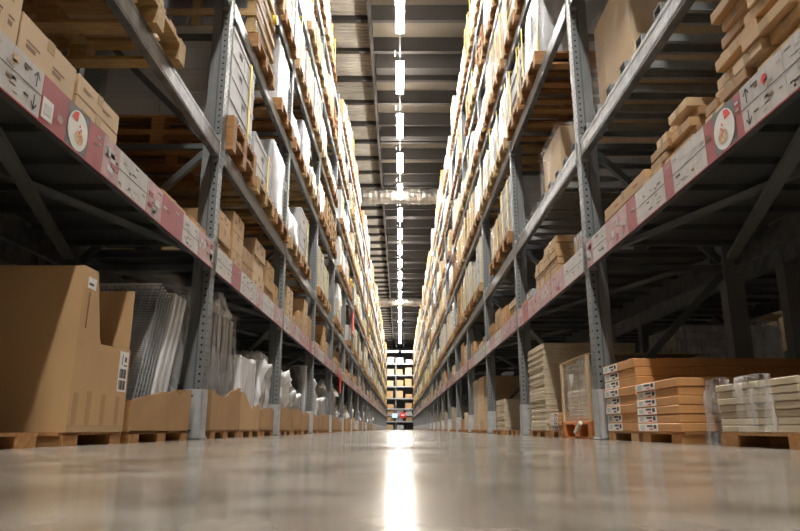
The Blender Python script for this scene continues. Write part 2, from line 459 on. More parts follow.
for s in (-1, 1):
    for k in range(0, NB + 2):
        far = k > 9
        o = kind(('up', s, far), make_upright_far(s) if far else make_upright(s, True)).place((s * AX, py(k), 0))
        tag(o, 'grey steel rack upright of the %s rack facing the aisle, %s from the camera' % (SIDE[s], ORD[k]), 'rack upright', 'uprights of the %s rack' % SIDE[s])
    for k in range(0, 7):   # rack standing back to back
        o = kind(('upb', s), make_upright(s, False)).place((s * BACK0, py(k), 0))
        tag(o, 'grey steel upright of the rack behind the %s rack, %s from the camera' % (SIDE[s], ORD[k]), 'rack upright', 'uprights of the racks behind')
    for k in range(0, 5):   # across the next aisle
        o = kind(('upc', s), make_upright(s, False)).place((s * 6.55, py(k), 0))
        tag(o, 'grey steel rack upright across the next aisle on the %s, %s back' % (SIDE[s], ORD[k]), 'rack upright', 'uprights across the next aisles')

BL = BAY - POST_D             # beam length between posts
def make_beam(h, s, front, simple=False):
    """beam along +y from 0 to BL, its top at z=0, aisle face at x=0, body towards +s"""
    def f():
        o = empty('shelf_beam')
        b = MB(); w = 0.05
        a = sorted((0, s * w))
        b.box((a[0], 0.003, -h), (a[1], BL - 0.003, 0), M['beam'], bev=0.004)
        # pressed groove along the aisle face
        g = sorted((-s * 0.002, 0.0)); b.box((g[0], 0.02, -h + 0.018), (g[1], BL - 0.02, -h + 0.022), M['beam']); b.box((g[0], 0.02, -0.034), (g[1], BL - 0.02, -0.030), M['beam'])
        if simple:
            return b.build('shelf_beam')
        b.build('beam_bar', o)
        for y0 in (0.001, BL - 0.006):
            c = MB(); a2 = sorted((-s * 0.006, s * 0.055)); c.box((a2[0], y0 + 0.001, -h - 0.03), (a2[1], y0 + 0.003, 0.05), M['galv'])
            for zz in (-h * 0.8, -h * 0.2, 0.03): c.tube((-s * 0.012, y0 + 0.002 + (0.012 if y0 < 1 else -0.012), zz), (-s * 0.004, y0 + (0.012 if y0 < 1 else -0.012), zz), 0.006, M['bolt'], 6)
            c.build('end_plate', o)
        return o
    return f
FAR_BEAM = 12
for s in (-1, 1):
    for li, top in enumerate(TOPS):
        h = 0.14 if li else 0.16
        farb = MB()
        for k in range(0, NB + 1):
            y0 = py(k) + POST_D / 2
            if k <= FAR_BEAM:
                o = kind(('beam', s, h, k > 7), make_beam(h, s, True, k > 7)).place((s * (AX + 0.002), y0, top))
                tag(o, 'grey steel shelf beam on the aisle edge, %s shelf, %s bay of the %s rack' % (ORD[li], ORD[k], SIDE[s]), 'shelf beam', 'aisle beams of the %s rack' % SIDE[s], 'thing')
                o.name = 'shelf_beam'
            else:
                a = sorted((s * (AX + 0.002), s * (AX + 0.052)))
                farb.box((a[0], y0 + .003, top - h), (a[1], y0 + BL - .003, top), M['beam'])
            if k <= 3:
                o = kind(('beamr', s, h), make_beam(h, s, True, True)).place((s * (AX + DEPTH - 0.052), y0, top))
                tag(o, 'grey steel shelf beam at the back edge, %s shelf, %s bay of the %s rack' % (ORD[li], ORD[k], SIDE[s]), 'shelf beam', 'back beams of the %s rack' % SIDE[s], 'thing')
        o = farb.build('distant_shelf_beams')
        tag(o, 'distant grey shelf beams deep in the %s rack at the %s shelf' % (SIDE[s], ORD[li]), 'shelf beams', None, 'stuff')
    for li, top in enumerate(TOPS[:4]):
        for k in range(0, 4):
            y0 = py(k) + POST_D / 2
            for x, w in ((BACK0 + 0.002, 'inner'), (BACK0 + DEPTH - 0.052, 'outer')):
                o = kind(('beamr', s, 0.14), make_beam(0.14, s, True, True)).place((s * x, y0, top))
                tag(o, '%s shelf beam of the rack behind the %s rack, %s shelf, %s bay' % (w, SIDE[s], ORD[li], ORD[k]), 'shelf beam', 'beams of the racks behind', 'thing')
    for li, top in enumerate(TOPS[:3]):
        for k in range(0, 4):
            o = kind(('beamr', s, 0.14), make_beam(0.14, s, True, True)).place((s * (6.55 + 0.002), py(k) + POST_D / 2, top))
            tag(o, 'grey shelf beam across the next aisle on the %s, %s shelf, %s bay' % (SIDE[s], ORD[li], ORD[k]), 'shelf beam', 'beams across the next aisles', 'thing')

# decks of cross bars lying on the beams
def make_deck(s, n, w, m, sheet):
    def f():
        b = MB()
        for i in range(n):
            y = 0.12 + (BL - 0.24) * i / (n - 1)
            if sheet:
                a = sorted((s * 0.066, s * (DEPTH - 0.066)))
                b.box((a[0], y - w / 2, -0.040), (a[1], y + w / 2, -0.004), M[m])
            else:   # U-shaped bar lying across both beams
                a = sorted((s * 0.012, s * (DEPTH - 0.012)))
                b.box((a[0], y - w / 2, 0.062), (a[1], y + w / 2, 0.066), M[m])
                for q in (-1, 1): b.box((a[0], y + q * w / 2 - .002, 0.001), (a[1], y + q * w / 2 + .002, 0.062), M[m])
                for q in (-1, 1): b.box((a[0], y + q * w / 2 - (.025 if q < 0 else 0), 0.001), (a[1], y + q * w / 2 + (.025 if q > 0 else 0), 0.004), M[m])
        if sheet:
            a = sorted((s * 0.066, s * (DEPTH - 0.066))); b.box((a[0], 0.02, -0.004), (a[1], BL - 0.02, 0.0), M[m])
        return b.build('shelf_deck')
    return f
for s in (-1, 1):
    for k in range(0, NB + 1):
        y0 = py(k) + POST_D / 2
        o = kind(('deck1', s), make_deck(s, 8, 0.05, 'steel', True)).place((s * AX, y0, TOPS[0]))
        tag(o, 'ribbed steel deck lying on the lowest shelf, %s bay of the %s rack' % (ORD[k], SIDE[s]), 'shelf deck', 'decks of the lowest shelves')
    for k in range(0, 5):
        o = kind(('deck1', s), make_deck(s, 8, 0.05, 'steel', True)).place((s * BACK0, py(k) + POST_D / 2, TOPS[0]))
        tag(o, 'ribbed steel deck on the lowest shelf behind the %s rack, %s bay' % (SIDE[s], ORD[k]), 'shelf deck', 'decks of the racks behind')
for k in range(0, 9):
    o = kind('deck2', make_deck(1, 10, 0.085, 'galv', False)).place((AX, py(k) + POST_D / 2, TOPS[1]))
    tag(o, 'row of pale steel cross bars on the second shelf, %s bay of the right rack' % ORD[k], 'shelf deck', 'cross bar decks of the second shelf')

# crossed plan bracing under the lowest shelf
for s in (-1, 1):
    for k in range(0, 5):
        def f():
            o = empty('cross_brace')
            xa, xb = s * .115, s * (DEPTH - .115)
            for z, p, q in ((-.115, xa, xb), (-.07, xb, xa)):
                b = MB(); b.bar((p, .09, z), (q, BL - .09, z), .065 if z < -.1 else .045, .03, M['steel_pale']); b.build('brace_bar', o)
            return o
        o = kind(('plan', s), f).place((s * AX, py(k) + POST_D / 2, TOPS[0]))
        tag(o, 'crossed flat braces right under the lowest shelf, %s bay of the %s rack' % (ORD[k], SIDE[s]), 'brace', 'crossed braces under the shelves')

# ------------------------------------------------------------------ price strips on the lowest beams (parts of those beams)
beam_at = {}
for o in list(COL.objects):
    if o.get('category') == 'shelf beam' and 'first shelf' in o['label'] and 'aisle edge' in o['label']:
        s = -1 if 'left' in o['label'] else 1
        beam_at[(s, round((o.location.y - py(0)) / BAY))] = o
ZS0, ZS1 = -0.175, 0.012      # relative to the shelf top
def strip_seg(b, s, y0, y1, typ, rng):
    """one card of the strip. x = 0 is the beam face; the card stands proud of it towards the aisle"""
    t = 0.012
    def card(ya, yb, za, zb, m, lift=0.0):
        a = sorted((-s * (t + lift), -s * (t + lift) + s * 0.004)); b.box((a[0], ya, za), (a[1], yb, zb), m)
    def poly(pts, m, lift):
        x = -s * (t + lift); n = len(pts); vs = [(x, p[0], p[1]) for p in pts]
        b.add(vs, [tuple(range(n)) if s < 0 else tuple(range(n))[::-1]], m)
    def disc(cy, cz, ry, rz_, m, lift):
        poly([(cy + ry * math.cos(a * math.pi / 12), cz + rz_ * math.sin(a * math.pi / 12)) for a in range(24)], m, lift)
    def ln(ya, za, yb, zb, w, m, lift=0.0012):
        d = Vector((yb - ya, zb - za)).normalized(); q = Vector((-d.y, d.x)) * w / 2
        poly([(ya - q.x, za - q.y), (yb - q.x, zb - q.y), (yb + q.x, zb + q.y), (ya + q.x, za + q.y)], m, lift)
    def arrow(cy, cz, L, up):
        d = 1 if up else -1
        ln(cy, cz - d * L / 2, cy, cz + d * L / 2, 0.007, M['ink'])
        ln(cy, cz + d * L / 2, cy - 0.018, cz + d * (L / 2 - 0.025), 0.007, M['ink']); ln(cy, cz + d * L / 2, cy + 0.018, cz + d * (L / 2 - 0.025), 0.007, M['ink'])
    H = ZS1 - ZS0
    def scribble(ya, yb, za, zb, n):
        for _ in range(n):
            a = rng.uniform(ya, yb - 0.02); z = rng.uniform(za, zb); w = rng.uniform(0.012, 0.06)
            card(a, min(yb, a + w), z, z + rng.choice((0.003, 0.006, 0.010)), rng.choice((M['ink'], M['edge'], M['greyc'], M['inkbrown'])), 0.0012)
    zm = (ZS0 + ZS1) / 2
    if typ in ('arrows', 'white', 'lines'):
        card(y0, y1 - 0.002, ZS0, zm - 0.0015, M['card']); card(y0, y1 - 0.002, zm + 0.0015, ZS1, M['card'])
        ln(y0, zm, y1, zm, 0.004, M['ink'])
        e = y1 - 0.08 if typ == 'arrows' else y1 - 0.01
        scribble(y0 + 0.01, e, ZS0 + 0.012, zm - 0.02, 7); scribble(y0 + 0.01, e, zm + 0.01, ZS1 - 0.02, 7)
        for yy in (y0 + (y1 - y0) * .35, y0 + (y1 - y0) * .7): ln(yy, ZS0, yy, ZS1, 0.0025, M['edge'])
        if typ == 'arrows':
            c = y1 - 0.045; arrow(c, zm + 0.045, 0.06, True); arrow(c, zm - 0.045, 0.06, False)
            disc(y0 + 0.12, zm + 0.045, 0.02, 0.02, M['food'] if s < 0 else M['redb'], 0.0012)
    elif typ == 'red':
        card(y0, y1 - 0.001, ZS0, ZS1, M['red'])
        scribble(y0 + 0.01, y1 - 0.01, zm, ZS1 - 0.02, 3)
    elif typ == 'redsticker':
        card(y0, y1 - 0.001, ZS0, ZS1, M['red'])
        card(y0 + 0.01, y0 + 0.085, ZS0 + 0.02, zm + 0.01, M['paper'], 0.0012)
        card(y0 + 0.022, y0 + 0.07, ZS0 + 0.04, zm - 0.012, M['greyc'], 0.0020)
        ln(y0 + 0.12, ZS0 + 0.05, y0 + 0.12, ZS0 + 0.10, 0.004, M['pink']); disc(y0 + 0.14, ZS0 + 0.07, 0.018, 0.018, M['pink'], 0.0012)
    elif typ == 'plate':
        card(y0, y1 - 0.001, ZS0, ZS1, M['charcoal'])
        c = (y0 + y1) / 2; w = (y1 - y0) / 2 * 0.93
        disc(c, zm - 0.004, w, H * 0.46, M['plate'], 0.0012)
        disc(c + 0.015, zm - 0.03, w * 0.42, H * 0.16, M['food'], 0.0020)
        poly([(c - w * .75, zm + 0.035), (c - w * .15, zm + 0.03), (c - w * .1, zm + 0.075), (c - w * .5, zm + 0.066)], M['redb'], 0.0020)
        for q in range(4): disc(c + 0.01 + 0.012 * (q % 2), zm + 0.02 - 0.014 * q, 0.007, 0.006, M['redb'], 0.0024)
    elif typ == 'pink':
        card(y0, y1 - 0.001, ZS0, ZS1, M['pink'])
        for _ in range(5):
            a = rng.uniform(y0, y1 - 0.08); z = rng.uniform(ZS0 + .01, ZS1 - 0.06); card(a, a + rng.uniform(.03, .08), z, z + rng.uniform(0.02, 0.05), rng.choice((M['card'], M['red'], M['card'])), 0.0012)
        scribble(y0, y1 - 0.01, ZS0 + 0.01, ZS1 - 0.02, 4)
    # red lower lip of the holder
    card(y0, y1, ZS0 - 0.006, ZS0, M['red'], 0.002)
WORDS = {'arrows': 'white price card with two arrows', 'white': None, 'lines': None, 'red': 'red card', 'redsticker': 'red card with a white sticker',
         'plate': 'dark card with a picture of a round white plate', 'pink': 'pink and white patterned card'}
for s in (-1, 1):
    for k in range(0, NB + 1):
        bm_ = beam_at.get((s, k)); y0 = py(k) + POST_D / 2
        if bm_ is None:
            continue
        rng = random.Random(100 * k + s)
        if k == 0:
            ed = [(1.87, 'white'), (2.17, 'arrows'), (2.36, 'redsticker'), (2.535, 'plate'), (2.68, 'red'), (2.85, 'pink'), (3.20, 'lines'), (3.42, 'pink'),
                  (3.78, 'red' if s < 0 else 'white'), (4.1, 'lines'), (4.35, 'pink'), (py(1) - POST_D / 2 - .004, 'pink')]
            if s > 0: ed = [(2.00, 'white'), (2.29, 'arrows'), (2.34, 'red'), (2.52, 'plate'), (2.60, 'red'), (2.95, 'white'), (3.05, 'red'), (3.45, 'lines'), (3.60, 'red'),
                            (4.0, 'pink'), (4.3, 'white'), (py(1) - POST_D / 2 - .004, 'pink')]
        else:
            ed = []; y = y0
            while y < y0 + BL - 0.1:
                w = rng.choice((0.3, 0.42, 0.55)) if k < 7 else 0.9
                y2 = min(y + w, y0 + BL - 0.004)
                if y0 + BL - y2 < 0.15: y2 = y0 + BL - 0.004
                ed.append((y2, rng.choice(('pink', 'lines', 'pink', 'white', 'red' if w < .4 else 'pink')))); y = y2
        ya = y0 + 0.004
        if k <= 3:
            for (yb, typ) in ed:
                b = MB(); strip_seg(b, s, ya - y0, yb - y0, typ, rng)
                o = b.build('price_card', bm_)
                if WORDS[typ]: o['label'] = WORDS[typ]
                ya = yb
        else:
            b = MB()
            for (yb, typ) in ed:
                strip_seg(b, s, ya - y0, yb - y0, typ, rng); ya = yb
            b.build('price_strip', bm_)
# the far beams keep a plain pink and white strip each
for s in (-1, 1):
    b = MB()
    rng = random.Random(5)
    for k in range(FAR_BEAM + 1, NB + 1):
        y0 = py(k) + POST_D / 2
        for j in range(3):
            a = sorted((s * (AX - 0.012), s * (AX - 0.006)))
            b.box((a[0], y0 + 0.01 + j * .89, TOPS[0] + ZS0), (a[1], y0 + 0.01 + j * .89 + .88, TOPS[0] + ZS1), M[rng.choice(('card', 'pink', 'card'))])
    tag(b.build('distant_price_strips'), 'distant price strips along the lowest shelf deep in the %s rack' % SIDE[s], 'price strips', None, 'stuff')

# ------------------------------------------------------------------ pallets
def pallet_mb(L=0.8, W=1.2, m='pine', simple=False):
    """L along y, W along x (long side into the rack), base z=0, height .144; centred"""
    b = MB(); mm = M[m]
    for y in (-L / 2 + .05, 0, L / 2 - .05): b.box((-W / 2, y - .05, 0), (W / 2, y + .05, 0.022), mm)
    for y in (-L / 2 + .05, 0, L / 2 - .05):
        for x in (-W / 2 + .05, 0, W / 2 - .05): b.box((x - .05, y - .05, 0.022), (x + .05, y + .05, 0.100), mm)
    for x in (-W / 2 + .05, 0, W / 2 - .05): b.box((x - .05, -L / 2, 0.100), (x + .05, L / 2, 0.122), mm)
    n = 5; w = 0.10; 
    for i in range(n):
        y = -L / 2 + w / 2 + (L - w) * i / (n - 1); b.box((-W / 2, y - w / 2, 0.122), (W / 2, y + w / 2, 0.144), mm)
    return b
def pallet_kind(m):
    # blocks and boards are one nailed-up pallet
    def f(): return pallet_mb(m=m).build('pallet')
    return f
def skid_mb(L=0.8, W=1.1, m='pine_pale', h=0.056):
    b = MB(); mm = M[m]
    for y in ((-L / 2 + .065, 0, L / 2 - .065) if L > .7 else (-L / 2 + .085, L / 2 - .085)):
        for x0, x1 in ((-W / 2, -W / 2 + .14), (-.07, .07), (W / 2 - .14, W / 2)): b.box((x0, y - .06, 0.0), (x1, y + .06, h - .012), mm)
    for x in (-W / 2 + .07, -W / 4, 0, W / 4, W / 2 - .07): b.box((x - .06, -L / 2, h - .012), (x + .06, L / 2, h), mm)
    return b

# ------------------------------------------------------------------ loads on the upper shelves
LD = 0.78     # along the aisle
LW = 1.10     # into the rack
def straps(o, h, ys=(-0.2, 0.2), m='yellow', x=None, w=0.045):
    X = LW / 2 if x is None else x
    for y in ys:
        b = MB()
        b.box((-X - .008, y - w / 2, 0), (-X - .002, y + w / 2, h + .006), M[m]); b.box((X + .002, y - w / 2, 0), (X + .008, y + w / 2, h + .006), M[m])
        b.box((-X - .008, y - w / 2, h + .002), (X + .008, y + w / 2, h + .008), M[m])
        b.build('strap', o)
def corner_strips(o, h, s, m='yellow'):
    for y in (-LD / 2, LD / 2):
        b = MB(); sy = 1 if y > 0 else -1
        X = LW / 2
        b.box((-X - .006, y - (.05 if sy > 0 else 0), 0), (-X - .001, y + (.05 if sy < 0 else 0), h), M[m])
        b.build('edge_protector', o)
def load_white(h, v):
    def f():
        o = empty('white_carton_stack'); n = max(2, round(h / 0.2)); rng = random.Random(v)
        b = MB()
        for i in range(n):
            for j in (0, 1):
                for q in (0, 1):
                    lid = (i + 1) * h / n
                    y0 = -LD / 2 + j * LD / 2; x0 = -LW / 2 + q * LW / 2
                    b.box((x0 + .003, y0 + .003, i * h / n), (x0 + LW / 2 - .003, y0 + LD / 2 - .003, lid - .004), M['white' if v != 2 else 'greyc'], bev=.004)
                    b.box((x0 - .002, y0 + .0, lid - .05), (x0 + LW / 2 + .001, y0 + LD / 2 - .001, lid - .003), M['white'], bev=.003)
            if rng.random() < .7:
                for sx in (-1, 1):
                    a = sorted((sx * (LW / 2 + .001), sx * (LW / 2 + .002))); yy = rng.uniform(-.3, .15)
                    b.box((a[0], yy, (i + .3) * h / n), (a[1], yy + .09, (i + .5) * h / n), M['ink'])
        b.build('cartons', o)
        straps(o, h, (-.22,) if v % 2 else (-.2, .2), 'yellow' if v != 1 else 'yellow')
        return o
    return f
def load_wrapped(h, v):
    def f():
        o = empty('wrapped_pallet_load')
        b = MB(); vs, fs = lumpy(LW - .03, LD - .03, h, 0.06, 0.030, 3.2, v * 7.3, 0.03)
        b.add(vs, fs, M['film_white' if v % 3 else 'film_thick']); b.build('film_wrap', o, smooth=True)
        if v % 3 == 0:
            b = MB(); b.box((-LW / 2 + .05, -LD / 2 + .05, 0), (LW / 2 - .05, LD / 2 - .05, h * .94), M['kraft_light' if v % 2 else 'white'], bev=.01); b.build('packed_cartons', o)
        if v == 1: corner_strips(o, h * .97, 1)
        elif v == 5: straps(o, h, (.12,), 'yellow', LW / 2 + .012)
        b = MB()
        for sx in (-1,):
            a = sorted((sx * (LW / 2 + .014), sx * (LW / 2 + .017))); b.box((a[0], -.28, h * .55), (a[1], -.12, h * .68), M['paper']); 
            a = sorted((sx * (LW / 2 + .017), sx * (LW / 2 + .018))); b.box((a[0], -.26, h * .57), (a[1], -.20, h * .66), M['ink']); b.box((a[0], -.18, h * .6), (a[1], -.14, h * .66), M['ink'])
        b.build('paper_label', o)
        return o
    return f
def load_kraft(h, v):
    def f():
        o = empty('kraft_carton_stack'); b = MB(); n = max(2, round(h / 0.24)); cm = M[('kraft', 'kraft_light', 'kraft_dark', 'kraft_orange')[v % 4]]
        for i in range(n):
            for j in (0, 1):
                for q in (0, 1):
                    b.box((-LW / 2 + q * LW / 2 + .003, -LD / 2 + j * LD / 2 + .003, i * h / n + .002), (-LW / 2 + (q + 1) * LW / 2 - .003, -LD / 2 + (j + 1) * LD / 2 - .003, (i + 1) * h / n - .001), cm, bev=.005)
                    for sx in (-1, 1):
                        a = sorted((sx * (LW / 2 - .003), sx * (LW / 2 - .002))); yy = -LD / 2 + j * LD / 2 + .06
                        b.box((a[0], yy, (i + .35) * h / n), (a[1], yy + .12, (i + .5) * h / n), M['inkbrown'])
        b.build('cartons', o); straps(o, h, (-.2, .2))
        b = MB(); vs, fs = lumpy(LW + .03, LD + .03, h + .012, 0.09, 0.010, 4, v + 3.0); b.add(vs, fs, M['film_soft']); b.build('film_wrap', o, smooth=True)
        return o
    return f
def load_flat(h, v):
    def f():
        o = empty('flat_pack_stack'); b = MB(); rng = random.Random(v); z = 0.0
        while z < h - .04:
            t = rng.choice((.035, .045, .055)); dx, dy = rng.uniform(-.015, .015), rng.uniform(-.012, .012)
            b.box((-LW / 2 + .02 + dx, -LD / 2 + .015 + dy, z), (LW / 2 - .02 + dx, LD / 2 - .015 + dy, z + t - .003), M[('buff', 'white', 'kraft_light')[v % 3]], bev=.003); z += t
        b.build('packs', o); straps(o, z, (-.25, .25), 'yellow', LW / 2 + .005); corner_strips(o, z * .98, 1, 'kraft_light')
        return o
    return f
def load_crate(h, v):
    def f():
        o = empty('slatted_wooden_crate'); b = MB()
        for y in (-LD / 2, LD / 2 - .03):
            for x in (-LW / 2, -.04, LW / 2 - .08): b.box((x, y, 0), (x + .08, y + .03, h), M['pine_pale'])
        n = 5
        for i in range(n):
            z = (h - .07) * i / (n - 1)
            for y in (-LD / 2 - .02, LD / 2): b.box((-LW / 2, y, z), (LW / 2, y + .02, z + .07), M['pine_pale'])
            for x in (-LW / 2 - .02, LW / 2): b.box((x, -LD / 2 - .02, z), (x + .02, LD / 2 + .02, z + .07), M['pine_pale'])
        b.build('slats', o)
        b = MB(); b.box((-LW / 2 + .04, -LD / 2 + .05, 0), (LW / 2 - .04, LD / 2 - .05, h * .92), M['silver']); b.build('packed_panel', o)
        b = MB(); vs, fs = lumpy(LW - .05, LD - .05, h * .96, 0.1, 0.02, 4, v); b.add(vs, fs, M['film']); b.build('film_wrap', o, smooth=True)
        for y in (-.3, .28):
            b = MB(); b.tube((-LW / 2 - .06, y, h * .8), (-LW / 2 - .02, y, h * .8), .05, M['yellow'], 10); b.build('yellow_spool', o)
        return o
    return f
def load_empties(h, v):
    def f():
        b = MB(); n = max(2, int(h / .15)); rng = random.Random(v)
        for i in range(n):
            p = pallet_mb(.78, 1.14, 'pine' if v % 2 else 'pine_pale'); X = Matrix.Translation((rng.uniform(-.01, .01), rng.uniform(-.01, .01), i * .1445))
            o_ = len(b.v); b.v += [tuple(X @ Vector(q)) for q in p.v]; k = b.mi(p.mats[0])
            b.f += [tuple(t + o_ for t in f_) for f_ in p.f]; b.m += [k] * len(p.f)
        return b.build('board_crate_stack')
    return f
def load_bigbox(h, v):
    def f():
        o = empty('wrapped_kraft_carton'); b = MB(); b.box((-LW / 2 + .03, -LD / 2 + .03, 0), (LW / 2 - .03, LD / 2 - .03, h), M['kraft_light'], bev=.01)
        b.box((-LW / 2 + .03, -.03, h), (LW / 2 - .03, .03, h + .001), M['tape']); b.build('carton', o)
        b = MB(); vs, fs = lumpy(LW, LD, h + .02, 0.07, 0.02, 4, v + 9.0); b.add(vs, fs, M['film_soft']); b.build('film_wrap', o, smooth=True)
        return o
    return f
MAKE = dict(white=load_white, wrapped=load_wrapped, kraft=load_kraft, flat=load_flat, crate=load_crate, empties=load_empties, bigbox=load_bigbox)
LOOK = dict(white=['white lidded carton stack with one yellow strap', 'white lidded carton stack with two yellow straps'], wrapped='white film-wrapped pallet load',
            kraft='brown carton stack with yellow straps', flat='strapped pile of flat packs', crate='slatted wooden crate', empties='stack of bare pine pallets', bigbox='big wrapped brown carton')
CATS = dict(white='cartons', wrapped='pallet load', kraft='cartons', flat='flat packs', crate='crate', empties='stacked pallets', bigbox='carton')
WOODN = {'pine': 'brown', 'pine_pale': 'pale', 'pine_orange': 'orange'}
fixed = {   # (side, level index, bay, slot): (kind, height, variant)
    (-1, 1, 0, 1): ('kraft', .3, 1), (-1, 1, 0, 2): None, (-1, 1, 0, 0): ('kraft', .7, 0),
    (-1, 1, 1, 0): ('white', .80, 1), (-1, 1, 1, 1): ('white', .45, 3), (-1, 1, 1, 2): ('wrapped', .8, 2),
    (-1, 1, 2, 0): ('wrapped', .4, 4), (-1, 1, 2, 1): ('white', .7, 3), (-1, 1, 2, 2): None,
    (-1, 2, 1, 0): None, (-1, 2, 1, 1): ('crate', .78, 1), (-1, 2, 1, 2): ('wrapped', .78, 2),
    (-1, 3, 1, 2): ('white', .8, 0), (-1, 3, 2, 0): ('wrapped', .8, 5), (-1, 3, 2, 1): ('white', .7, 2),
    (1, 1, 0, 0): None, (1, 1, 0, 1): None, (1, 1, 0, 2): ('bigbox', .85, 1),
    (1, 1, 1, 0): None, (1, 1, 1, 1): ('bigbox', .6, 2), (1, 1, 1, 2): None, (1, 1, 2, 0): ('white', .72, 2), (1, 1, 2, 1): ('kraft', .5, 1), (1, 1, 2, 2): None,
    (1, 2, 1, 0): None, (1, 2, 1, 1): ('wrapped', .8, 1), (1, 2, 1, 2): ('flat', .75, 1), (1, 2, 2, 0): ('wrapped', .8, 1), (1, 2, 2, 1): ('wrapped', .8, 5),
}
far_pallets = {-1: MB(), 1: MB()}
SLOT = ['near', 'middle', 'far']
KN = {'brown': 0}
for s in (-1, 1):
    for li in range(1, 6):
        nxt = TOPS[li + 1] - .14 if li < 5 else 8.55
        room = nxt - TOPS[li] - .144 - .04
        for k in range(0, NB + 1):
            rng = random.Random(li * 1000 + k * 7 + s)
            for q in range(3):
                key = (s, li, k, q); yc = py(k) + .05 + .45 + .9 * q
                r = rng.random(); hh = rng.choice((.4, .55, .6, .7, .8, .9))
                if key in fixed:
                    fx = fixed[key]
                    if fx is None: continue
                    typ, h, v = fx
                else:
                    if rng.random() < (.14 if li < 5 else .16): continue
                    v = rng.randrange(6)
                    typ = 'white' if r < .28 else 'wrapped' if r < .68 else 'kraft' if r < .80 else 'flat' if r < .88 else 'crate' if r < .90 else 'empties' if r < .95 else 'bigbox'
                    h = min(hh, room); v = v % 4 if typ == 'white' else v
                    if li == 5: h = rng.choice((.6, .8, 1.0, 1.2)); typ = rng.choice(('wrapped', 'kraft', 'empties', 'white', 'wrapped', 'flat', 'white'))
                h = round(min(h, room) * 10) / 10 if key not in fixed else min(h, room)
                if h > room: h = round(room - .05, 1)
                if s > 0 and li == 1 and k < 9: h = min(h, .82)
                xc = s * (AX - .05 + .6); z = TOPS[li]
                z += .001 + (.068 if s > 0 and li == 1 and k < 9 else 0)
                room2 = room - .07
                pm = rng.choice(('pine', 'pine', 'pine_pale'))
                place = '%s shelf, %s bay of %s rack, %s place' % (ORD[li], ORD[k], SIDE[s], SLOT[q])
                near = k <= 9
                bare = s > 0 and li == 1 and k in (0, 1)
                if key == (-1, 1, 0, 1): yc -= .05
                if key == (-1, 2, 1, 1): yc -= .30
                if bare: z -= .1435
                elif near:
                    o = kind(('pallet', pm), pallet_kind(pm)).place((xc, yc, z))
                    tag(o, '%s wooden pallet on %s' % (WOODN[pm], place), 'pallet', 'pallets on the upper shelves')
                    o.name = 'pallet'
                else:
                    fb = far_pallets[s]; mm = M[pm]
                    x0 = xc - .6; x1 = xc + .6
                    for yy in (-.35, 0, .35): fb.box((x0, yc + yy - .05, z), (x1, yc + yy + .05, z + .1), mm)
                    fb.box((x0, yc - .4, z + .1), (x1, yc + .4, z + .144), mm)
                if key == (-1, 1, 1, 0):
                    z += .1455
                    o = kind(('pallet', pm), pallet_kind(pm)).place((xc, yc, z)); tag(o, 'second wooden pallet stacked under the white cartons behind the near left upright', 'pallet', 'pallets on the upper shelves'); o.name = 'pallet'
                dy = rng.uniform(-.015, .015); lx = xc + s * (.10 if key == (-1, 1, 0, 1) else .12 if bare else 0)
                o = kind((typ, h, v), MAKE[typ](h, v)).place((lx, yc + dy, z + .1455), 0 if s > 0 else math.pi)
                look = LOOK[typ]
                if typ == 'white': look = look[0] if v % 2 else look[1]
                if typ in ('white',): look = look.replace(' with one yellow strap', ', single strap').replace(' with two yellow straps', ', two straps')
                look = look.replace(' with yellow straps', ', strapped')
                tag(o, look + ' on ' + place, CATS[typ], {'white': 'white carton stacks', 'wrapped': 'film-wrapped loads', 'kraft': 'brown carton stacks', 'flat': 'flat pack piles', 'crate': 'slatted crates', 'empties': 'stacks of bare pallets', 'bigbox': 'big wrapped cartons'}[typ] + ' on the upper shelves')
for s in (-1, 1):
    tag(far_pallets[s].build('distant_pallets'), 'distant wooden pallets on the upper shelves deep in the %s rack' % SIDE[s], 'pallets', None, 'stuff')

# ------------------------------------------------------------------ cartons on the lowest shelves
def carton_kind(sx, sy, sz, m, marks=True, tape=True):
    sx, sy, sz = round(sx, 2), round(sy, 2), round(sz, 3)
    def f():
        b = MB(); b.box((-sx / 2, -sy / 2, 0), (sx / 2, sy / 2, sz), M[m], bev=.004)
        if marks:
            for sd in (-1, 1):
                a = sorted((sd * sx / 2, sd * (sx / 2 + .0007)))
                for yy in (-.28, .18):
                    w = min(.09, sy * .22)
                    b.box((a[0], yy * sy - w / 2, sz * .52), (a[1], yy * sy + w / 2, sz * .56), M['inkbrown']); b.box((a[0], yy * sy - w / 2, sz * .40), (a[1], yy * sy + w * .2, sz * .48), M['inkbrown'])
        o = b.build('carton')
        if tape:
            t = MB(); t.box((-sx / 2 - .001, -.025, sz - .05), (-sx / 2, .025, sz), M['tape']); t.box((sx / 2, -.025, sz - .05), (sx / 2 + .001, .025, sz), M['tape'])
            t.box((-sx / 2, -.025, sz), (sx / 2, .025, sz + .001), M['tape']); t.build('tape', o)
        return o
    return ('carton', sx, sy, sz, m, marks), f
def put_carton(x, y, z, sx, sy, sz, m, lab, group, rz=0, cat='carton', marks=True, tape=True):
    key, f = carton_kind(sx, sy, sz, m, marks, tape)
    o = kind(key, f).place((x, y, z), rz); tag(o, lab, cat, group); o.name = 'carton'; return o
CW = {'kraft': 'brown', 'kraft_light': 'light brown', 'kraft_dark': 'dark brown', 'kraft_orange': 'orange-brown', 'white': 'white', 'buff': 'buff'}
Z1 = TOPS[0] + .001
D = .42
def L1x(s, d=D, off=.03): return s * (AX + off + d / 2)
